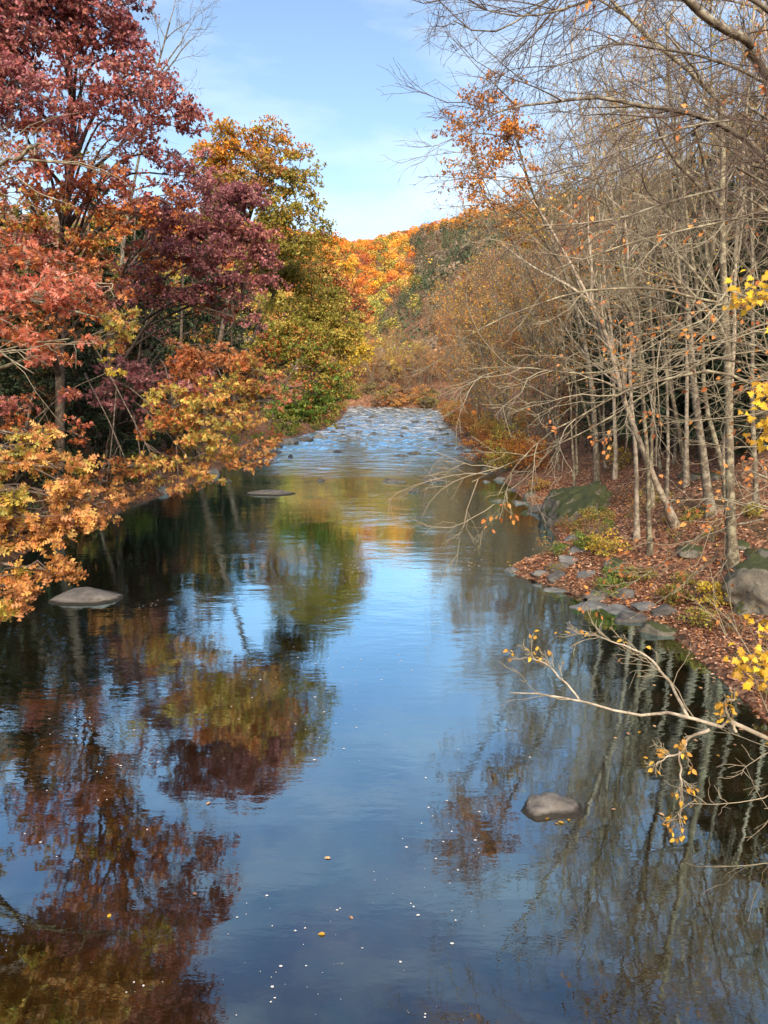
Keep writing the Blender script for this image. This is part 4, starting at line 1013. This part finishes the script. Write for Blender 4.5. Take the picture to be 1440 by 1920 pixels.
for k, (px, py, w, d) in enumerate([(1112, 1140, 76, .5), (1165, 1152, 60, .4), (1195, 1168, 70, .35), (1045, 1112, 52, .3), (1125, 1118, 46, .3), (1172, 1118, 40, .3), (1215, 1140, 44, .3), (965, 1073, 30, .25), (1045, 1068, 44, .3), (1070, 1052, 52, .35), (1085, 1035, 40, .3), (1050, 1085, 40, .25), (1100, 1080, 40, .3), (1080, 1010, 36, .4), (1250, 1150, 40, .3), (1015, 1078, 30, .2)]):
    p = G(px, py); s = w / FP * p[1] / 2
    rock('shore_slab', LSL, p + [0, .1, .03], (s * 1.35, d * 1.35, .17 + .06 * (k % 3)), r.uniform(-.5, .5), 620 + k, ['slate', 'slate', 'rock_dark'][k % 3], GSL, 10, (r.uniform(-.1, .1), r.uniform(-.15, .15)))
GUP = 'rocks half buried on the slope'
for k in range(16):
    y = r.uniform(20, 45); x = RB(y) + r.uniform(1.5, 9); s = r.uniform(.25, .6)
    rock('slope_rock', 'mossy rock half buried in leaf litter on the slope', (x, y, float(ground_z(x, y)) + s * .05), (s, s * .8, s * .5), r.uniform(0, 3), 650 + k, 'rock_moss', GUP, 8, sub=3)

# ------------------------------------------------------------------ leaf litter, shrubs, foam, floating leaves
r = np.random.default_rng(91)
n = 34000
y = r.uniform(11, 50, n); d = r.exponential(3.5, n) + r.normal(0, .12, n); x = RB(y) + d
z = np.maximum(ground_z(x, y), ZW(y)) + .012
v, f = leaves(np.stack([x, y, z + r.uniform(0, .03, n)], -1), r.normal(0, 1, (n, 3)) * [1, 1, .22], r.normal(0, .35, (n, 3)) + [0, 0, 1], r.uniform(.07, .15, n), LEAF_SIMPLE)
a = Acc(); a.add(v, f, np.repeat(colours(['litter'], n, r), 4, 0))
obj('leaf_litter', a.mesh('leaf_litter'), M['litter'], None, 'carpet of russet fallen leaves over the beech side bank', 'leaf litter', None, 'stuff')


def shrub(name, label, base, R, pal, seed, nst=9, ntuft=14, size=.07, cat='shrub', group=None, per=4):
    r = np.random.default_rng(seed); base = np.asarray(base, float)
    root = thing(name, base, label, cat, group); lf, tw = Acc(), Acc()
    tip = r.normal(0, .5, (nst, 3)) * R; tip[:, 2] = R[2] * r.uniform(.7, 1.6, nst)
    st_ = r.normal(0, .12, (nst, 3)) * R; st_[:, 2] = -.1
    mid = st_ * .5 + tip * .5 + r.normal(0, .08, (nst, 3)) * R
    tw.tubes(np.stack([st_, mid, tip], 1), taper(nst, 3, .012, .004), 4)
    foliage_clump(lf, tw, np.array([0, 0, R[2] * .95]), R, pal, r, nst * 2, ntuft, size, LEAF_SIMPLE, None, .003 if size < .1 else .01, per)
    obj('stems', tw.mesh('stems'), M['twig_grey'], root, kind='stuff'); obj('foliage', lf.mesh('foliage'), M['leaf'], root, kind='stuff')
    return root


BUSH = {}


def bush_copy(key, name, label, loc, sc, rz, R, pal, seed, **kw):
    """the first of a look is built, the rest are copies of it and its parts"""
    if key not in BUSH:
        BUSH[key] = shrub(name, label, loc, R, pal, seed, **kw); o = BUSH[key]; o.rotation_euler = (0, 0, rz); o.scale = (sc,) * 3
        return o
    return copy_tree(BUSH[key], loc, rz, sc, label, kw.get('group'))


for k, (nm, lab, px, py, R, pal) in enumerate([
    ('yellow_shrub', 'bright yellow green shrub growing at the shore below the straight white trunk', 1135, 1045, (.75, .6, .55), ['yellow', 'goldgreen']),
    ('green_shrub', 'low olive green shrub next to the mossy boulder foot', 1100, 1030, (.5, .4, .4), ['olive', 'green']),
    ('yellow_fern', 'feathery yellow fern in front of the lichen streaked boulder', 1335, 1140, (.5, .45, .45), ['yellow', 'goldgreen']),
    ('brown_shrub', 'straggly brown and green undergrowth between slabs and fern', 1265, 1130, (.55, .4, .3), ['olive', 'brown']),
    ('brown_shrub', 'thin brownish shrub above the stepping slabs', 1200, 1090, (.6, .4, .25), ['olive', 'brown']),
    ('gold_shrub', 'yellow leaved sapling behind the mossy boulder', 1160, 880, (.9, .7, .9), ['yellow', 'goldgreen']),
    ('gold_shrub', 'golden bush at the shore upstream of the mossy boulder', 1010, 920, (.7, .6, .5), ['gold', 'goldgreen']),
    ('green_shrub', 'olive bush under the leaning trees near the rapids', 985, 800, (2.2, 1.6, 1.6), ['olive', 'goldgreen']),
    ('green_shrub', 'wide olive and yellow thicket on the bank beside the rapids', 930, 770, (3.0, 2, 2.0), ['olive', 'goldgreen', 'brown'])]):
    p = G(px, py); big = R[0] > 1.5
    shrub(nm, lab, p, np.array(R), pal, 700 + k, nst=13 if not big else 16, ntuft=16 if not big else 26, size=.075 if not big else .14)
GB = 'low bushes crowding the rapids bank'
for k in range(16):
    y = r.uniform(70, 140); x = RB(y) + r.uniform(.5, 4)
    bush_copy(('bank', k % 3), 'bank_bush', ['low brown and olive bush', 'low amber brown bush', 'low russet bush'][k % 3] + ' crowding the bank beside the rapids', (x, y, float(ground_z(x, y))), r.uniform(.7, 1.2), r.uniform(0, 6), np.array([1.6, 1.3, 1.2]), [['brown', 'olive'], ['gold', 'brown'], ['brown', 'rust']][k % 3], 720 + k, nst=10, ntuft=20, size=.16, group=GB)
for k in range(40):
    x = r.uniform(-16, 12); y = np.interp(x, [-30, 2, 9, 11.5], [160, 152, 147, 139]) + (r.uniform(-.3, 1.5) if k % 2 else r.uniform(1.5, 8))
    bush_copy(('bend', k % 3), 'bend_bush', ['tangled olive brown bush', 'tangled amber bush', 'tangled brown bush'][k % 3] + ' on the bank where the river bends away', (x, y, float(ground_z(x, y))), r.uniform(.8, 1.2), r.uniform(0, 6), np.array([2.0, 1.5, 1.3]), [['twiggy', 'olive'], ['gold', 'twiggy'], ['twiggy', 'brown']][k % 3], 780 + k, nst=12, ntuft=22, size=.22, group='bushes at the bend')
for k in range(22):
    y = r.uniform(52, 120); x = RB(y) + r.uniform(-.6, 2.5)
    bush_copy(('gold', k % 4), 'gold_bush', ['amber and brown', 'golden green', 'bright orange', 'olive yellow'][k % 4] + ' bush leaning out over the rapids bank', (x, y, float(ground_z(x, y)) + .3), r.uniform(.7, 1.3), r.uniform(0, 6), np.array([1.9, 1.5, 1.5]), [['gold', 'brown'], ['gold', 'goldgreen'], ['orange', 'brown'], ['olive', 'goldgreen']][k % 4], 820 + k, nst=12, ntuft=18, size=.15, group='amber bushes at the rapids')
for k in range(26):
    y = r.uniform(17, 34); x = RB(y) + r.uniform(.5, 5.5)
    bush_copy(('sap', k % 3), 'thin_sapling', 'thin sapling with a few ' + ['olive', 'golden green', 'yellow'][k % 3] + ' leaves rising from the litter', (x, y, float(ground_z(x, y))), r.uniform(.6, 1.3), r.uniform(0, 6), np.array([.45, .45, .6]), [['olive', 'brown'], ['goldgreen', 'brown'], ['yellow', 'olive']][k % 3], 860 + k, nst=11, ntuft=2, size=.07, group='saplings in the litter', per=3)
for k in range(34):
    y = r.uniform(15, 36); x = RB(y) + .3 + r.exponential(2.2)
    bush_copy(('low', k % 4), 'ground_shrub', ['dull olive', 'twiggy brown', 'yellow green', 'mossy green'][k % 4] + ' low shrub growing through the leaf litter of the bank', (x, y, float(ground_z(x, y))), r.uniform(.5, 1.25), r.uniform(0, 6), np.array([.6, .5, .32]), [['olive', 'brown'], ['twiggy', 'brown'], ['goldgreen', 'olive'], ['green', 'olive']][k % 4], 900 + k, nst=12, ntuft=9, size=.07, group='low shrubs on the bank')
for k, (x, y) in enumerate([(-16, 37), (-16.5, 48), (-15.8, 55), (-15.6, 62), (-15.5, 74), (-15, 84), (-17, 43), (-14.6, 98), (-13, 108), (-11.5, 122), (-10.5, 136), (-17, 30), (-18, 26), (-13.2, 80), (-12.8, 87), (-11, 95), (-9.6, 101), (-8.6, 107), (-8, 114), (-7.8, 124), (-7.6, 134), (-14.5, 66), (-12, 92), (-10.5, 105), (-9.5, 116), (-7.5, 143)]):
    bush_copy(('under', k % 3), 'understory_bush', ['shaded olive brown bush', 'shaded green bush', 'shaded russet bush'][k % 3] + ' under the oaks along the shore', (x, y, float(ground_z(x, y))), r.uniform(.8, 1.2), r.uniform(0, 6), np.array([1.4, 1.2, 1.0]), [['olive', 'brown'], ['green', 'olive'], ['brown', 'rust']][k % 3], 740 + k, nst=9, ntuft=18, size=.15, group='bushes under the oaks')

for k, (px, py, L_, a, rr) in enumerate([(1300, 1080, 2.2, .5, .035), (1180, 1070, 1.6, 2.6, .025), (1350, 1000, 2.6, 2.9, .04), (1120, 960, 2.0, .2, .03), (1260, 940, 2.4, 1.2, .035), (1000, 940, 2.2, 2.8, .04), (1060, 1060, 1.3, .9, .02)]):
    p = G(px, py); d = np.array([math.cos(a), math.sin(a), 0]); ts = np.linspace(-.5, .5, 12)
    pts = p[None] + d[None] * (ts * L_)[:, None] + r.normal(0, .03, (12, 3)); pts[:, 2] = np.maximum(ground_z(pts[:, 0], pts[:, 1]), ZW(pts[:, 1])) + rr * .8
    root = thing('fallen_branch', p, ['dead grey branch lying in the leaves by the yellow fern', 'thin dead stick lying above the stepping slabs', 'dead pole lying at the foot of the stout trunks', 'dead stick lying beside the mossy boulder', 'dead branch lying on the leafy slope between trunks', 'grey driftwood branch stranded on the shore stones', 'small stick on the leaf covered spit'][k], 'branch')
    v, q = tubes(pts[None] - p, np.linspace(rr, rr * .35, 12)[None], 7); obj('stem', mesh_np('stem', v, q, None, True), M['bark_grey'], root)
    tw = Acc(); L2, l2 = spawn(pts[None], np.array([L_]), 5, .6, .3, 5, r, up=.05); L2[..., 2] = np.maximum(L2[..., 2], np.maximum(ground_z(L2[..., 0], L2[..., 1]), ZW(L2[..., 1])) + .01)
    tw.tubes(L2 - p, taper(5, 5, rr * .4, .004), 4); obj('twigs', tw.mesh('twigs'), M['twig_grey'], root, kind='stuff')

# foam flecks drifting on the slow water
n = 620; nc = 46
cy0 = 6.8 + 26 * r.random(nc) ** 1.5; cx0 = np.where(r.random(nc) < .5, r.normal(-.4, 1.2, nc), r.uniform(-9, 4, nc)); ci = r.integers(0, nc, n)
x = cx0[ci] + r.normal(0, .35, n); y = np.maximum(cy0[ci] + r.normal(0, .8, n), 6.4)
s = (.004 + .017 * r.random(n) ** 2.2) * (.6 + y * .03); th = np.linspace(0, 2 * np.pi, 7)[:-1]
v = np.stack([x[:, None] + s[:, None] * np.cos(th) * r.uniform(.6, 1.6, (n, 1)), y[:, None] + s[:, None] * np.sin(th) * r.uniform(.7, 1.2, (n, 6)), np.full((n, 6), .006)], -1).reshape(-1, 3)
f = np.arange(n * 6).reshape(n, 6)
obj('foam', mesh_np('foam', v, f), M['foam'], None, 'small white flecks of foam drifting on calm dark water', 'foam', None, 'stuff')
me1 = mesh_np('floating_leaf', *LEAF_BEECH); me1.materials.append(M['float_leaf']); me2 = mesh_np('floating_leaf', *LEAF_BEECH); me2.materials.append(M['gold_leaf'])
fl = [(205, 1725), (395, 1505), (655, 1722), (610, 1755), (620, 1612), (360, 1677), (340, 1275), (1235, 1525), (1065, 1540), (1058, 1545), (1040, 1546), (1080, 1530), (1095, 1528), (985, 1522), (1025, 1538), (1240, 1548), (1155, 1520), (895, 1053), (880, 1056), (905, 1050), (890, 1058), (915, 1060), (960, 1070), (1150, 1385), (1200, 1372), (1230, 1365), (1180, 1380), (1350, 1420), (1380, 1400), (1300, 1390)]
for k, (px, py) in enumerate(fl):
    p = on_water(px, py); ring = 8 <= k <= 14
    o = obj('floating_leaf', me2 if ring or k % 3 == 0 else me1, None, None, 'fallen leaf caught in the ring around the rounded grey rock' if ring else 'fallen leaf floating loose on the dark water', 'leaf', 'leaves around the grey rock' if ring else 'leaves floating on the river')
    o.location = (p[0], p[1], .008); o.rotation_euler = (r.normal(0, .08), r.normal(0, .08), r.uniform(0, 6)); o.scale = (r.uniform(.06, .11),) * 3

for k in range(60):
    y = r.uniform(13, 33); x = RB(y) - r.exponential(.45) - .05
    o = obj('floating_leaf', me1 if k % 4 else me2, None, None, 'fallen leaf drifting in the shallows along the leaf covered shore', 'leaf', 'leaves drifting along the shore')
    o.location = (x, y, .008); o.rotation_euler = (r.normal(0, .08), r.normal(0, .08), r.uniform(0, 6)); o.scale = (r.uniform(.07, .13),) * 3

# ------------------------------------------------------------------ wooded hill and spur up the valley
def crown_proto(seed, conifer):
    r = np.random.default_rng(seed); n = 96 if conifer else 96
    if conifer:
        t = r.random(n) ** .8; rad = (1 - t) * .42 + .02; az = r.uniform(0, 6.3, n)
        p = np.stack([np.cos(az) * rad, np.sin(az) * rad, t * 1.7], -1); d = np.stack([np.cos(az), np.sin(az), -.5 * np.ones(n)], -1); sz = .26 * (1.1 - t)
        nr = np.stack([np.cos(az) * .5, np.sin(az) * .5, np.ones(n)], -1)
    else:
        p = norm(r.normal(0, 1, (n, 3))); lob = norm(r.normal(0, 1, (7, 3)))
        w = np.max(p @ lob.T, axis=1); p = p * (.55 + .45 * smooth(.5, 1, w))[:, None]; nr = p + r.normal(0, .45, p.shape); d = np.cross(nr, r.normal(0, 1, p.shape)); p[:, 2] = p[:, 2] * .8 + .9; sz = np.full(n, .34)
    return p, d, nr, sz


protosC = [crown_proto(800 + k, False) for k in range(4)] + [crown_proto(810 + k, True) for k in range(2)]
r = np.random.default_rng(21); hv = Acc()
cnt = 0
sites = [(xx, yy) for yy in np.arange(190, 545, 7.5) for xx in np.arange(-.34 * yy - 12, .34 * yy + 12, 7.5) if not -.13 * yy < xx < .10 * yy]
sites += [(xx, yy) for yy in np.arange(190, 540, 4.7) for xx in np.arange(-.13 * yy, .10 * yy, 4.7)]
sites += [(xx, yy) for yy in np.arange(166, 190, 3.6) for xx in np.arange(-60, 60, 4.0)]
for xx, yy in sites:
        x = xx + r.uniform(-2.5, 2.5); y = yy + r.uniform(-2.5, 2.5); z = float(ground_z(x, y))
        if y < 172 and x < RB(y) + 2: continue
        sp = float(spur(x, y))
        con = r.random() < (.85 if sp > 9 or (x > 14 and y < 430) else .07)
        s = r.uniform(1.9, 3.2) * (1 if -.13 * yy < xx < .10 * yy else 1.5); p, d, nr, sz = protosC[4 + r.integers(0, 2)] if con else protosC[r.integers(0, 4)]
        hs = r.uniform(2.2, 3.0) if con else 1
        a = r.uniform(0, 6.3); Rm = np.array([[math.cos(a), -math.sin(a), 0], [math.sin(a), math.cos(a), 0], [0, 0, 1]])
        if con: s *= 1.6; hs = 1.35
        pos = (p @ Rm.T) * np.array([s, s, s * hs]) + np.array([x, y, z + (1.5 if not con else 0)])
        pal = [['hemlock'], ['hemlock', 'olive']][int(r.random() < .3 and x < 14)] if con else [['orange'], ['orange', 'yellow'], ['rust', 'orange'], ['oliveorange'], ['orange', 'gold'], ['olive', 'oliveorange']][r.choice(6, p=[.22, .08, .16, .22, .12, .20])]
        if y < 330 and not con: pal = [['oliveorange'], ['olive', 'goldgreen'], ['oliveorange', 'gold'], ['goldgreen']][r.integers(0, 4)]
        if y < 235 and not con: pal = [['twiggy'], ['twiggy', 'brown'], ['twiggy', 'olive'], ['goldgreen', 'twiggy']][r.integers(0, 4)]
        if x > 14 and y < 430 and not con: pal = ['twiggy']
        if y > 440: pal = [['orange'], ['orange', 'rust'], ['orange', 'gold']][r.integers(0, 3)]  # orange crest crowns, the low sun's glow partly put into their colour
        base = colours(pal, 1, r, .12)
        col = np.clip(base * (1 + r.normal(0, .14, (len(p), 1))), .01, .95)
        if con: col = np.clip(col * 1.9, 0, .9)
        v, f = leaves(pos, d @ Rm.T, nr @ Rm.T, sz * s * 1.12, LEAF_SIMPLE)
        hv.add(v, f, np.repeat(col, 4, 0)); cnt += 1
obj('hillside_forest', hv.mesh('hillside_forest'), M['leaf'], None, 'orange autumn forest with dark evergreens covering the distant sunlit hill', 'forest', None, 'stuff')

# woods that close the slopes behind the nearer trees
hv = Acc(); r = np.random.default_rng(22)
for side in (-1, 1):
    for yy in np.arange(14, 186, 5.0):
        for dd in np.arange(16 if side < 0 else 20, 95, 5.0 if side < 0 else 4.2):
            y = yy + r.uniform(-2, 2); x = (LB(min(y, 149)) - dd if side < 0 else RB(min(y, 140)) + dd) + r.uniform(-2, 2); z = float(ground_z(x, y))
            if abs(x) > .62 * y + 26: continue
            con = r.random() < (.5 if side < 0 else .9)
            s = r.uniform(2.2, 3.4); p, d, nr, sz = protosC[4 + r.integers(0, 2)] if con else protosC[r.integers(0, 4)]
            hs = 1.9 if con else 1.4; s *= 1.45 if con else 1
            pos = p * np.array([s, s, s * hs]) + np.array([x, y, z + (2.0 if not con else 0)])
            col = np.clip(colours(['hemlock'] if con or side > 0 and r.random() < .35 else [['twiggy'], ['olive', 'twiggy'], ['twiggy'], ['olive', 'brown']][r.integers(0, 4)], 1, r, .12) * (1 + r.normal(0, .16, (len(pos), 1))), .01, .9) * 1
            v, f = leaves(pos, d, nr, sz * s * 1.05, LEAF_SIMPLE)
            hv.add(v, f, np.repeat(col, 4, 0))
obj('slope_forest', hv.mesh('slope_forest'), M['leaf'], None, 'dim mixed forest closing the valley slopes behind the riverside trees', 'forest', None, 'stuff')
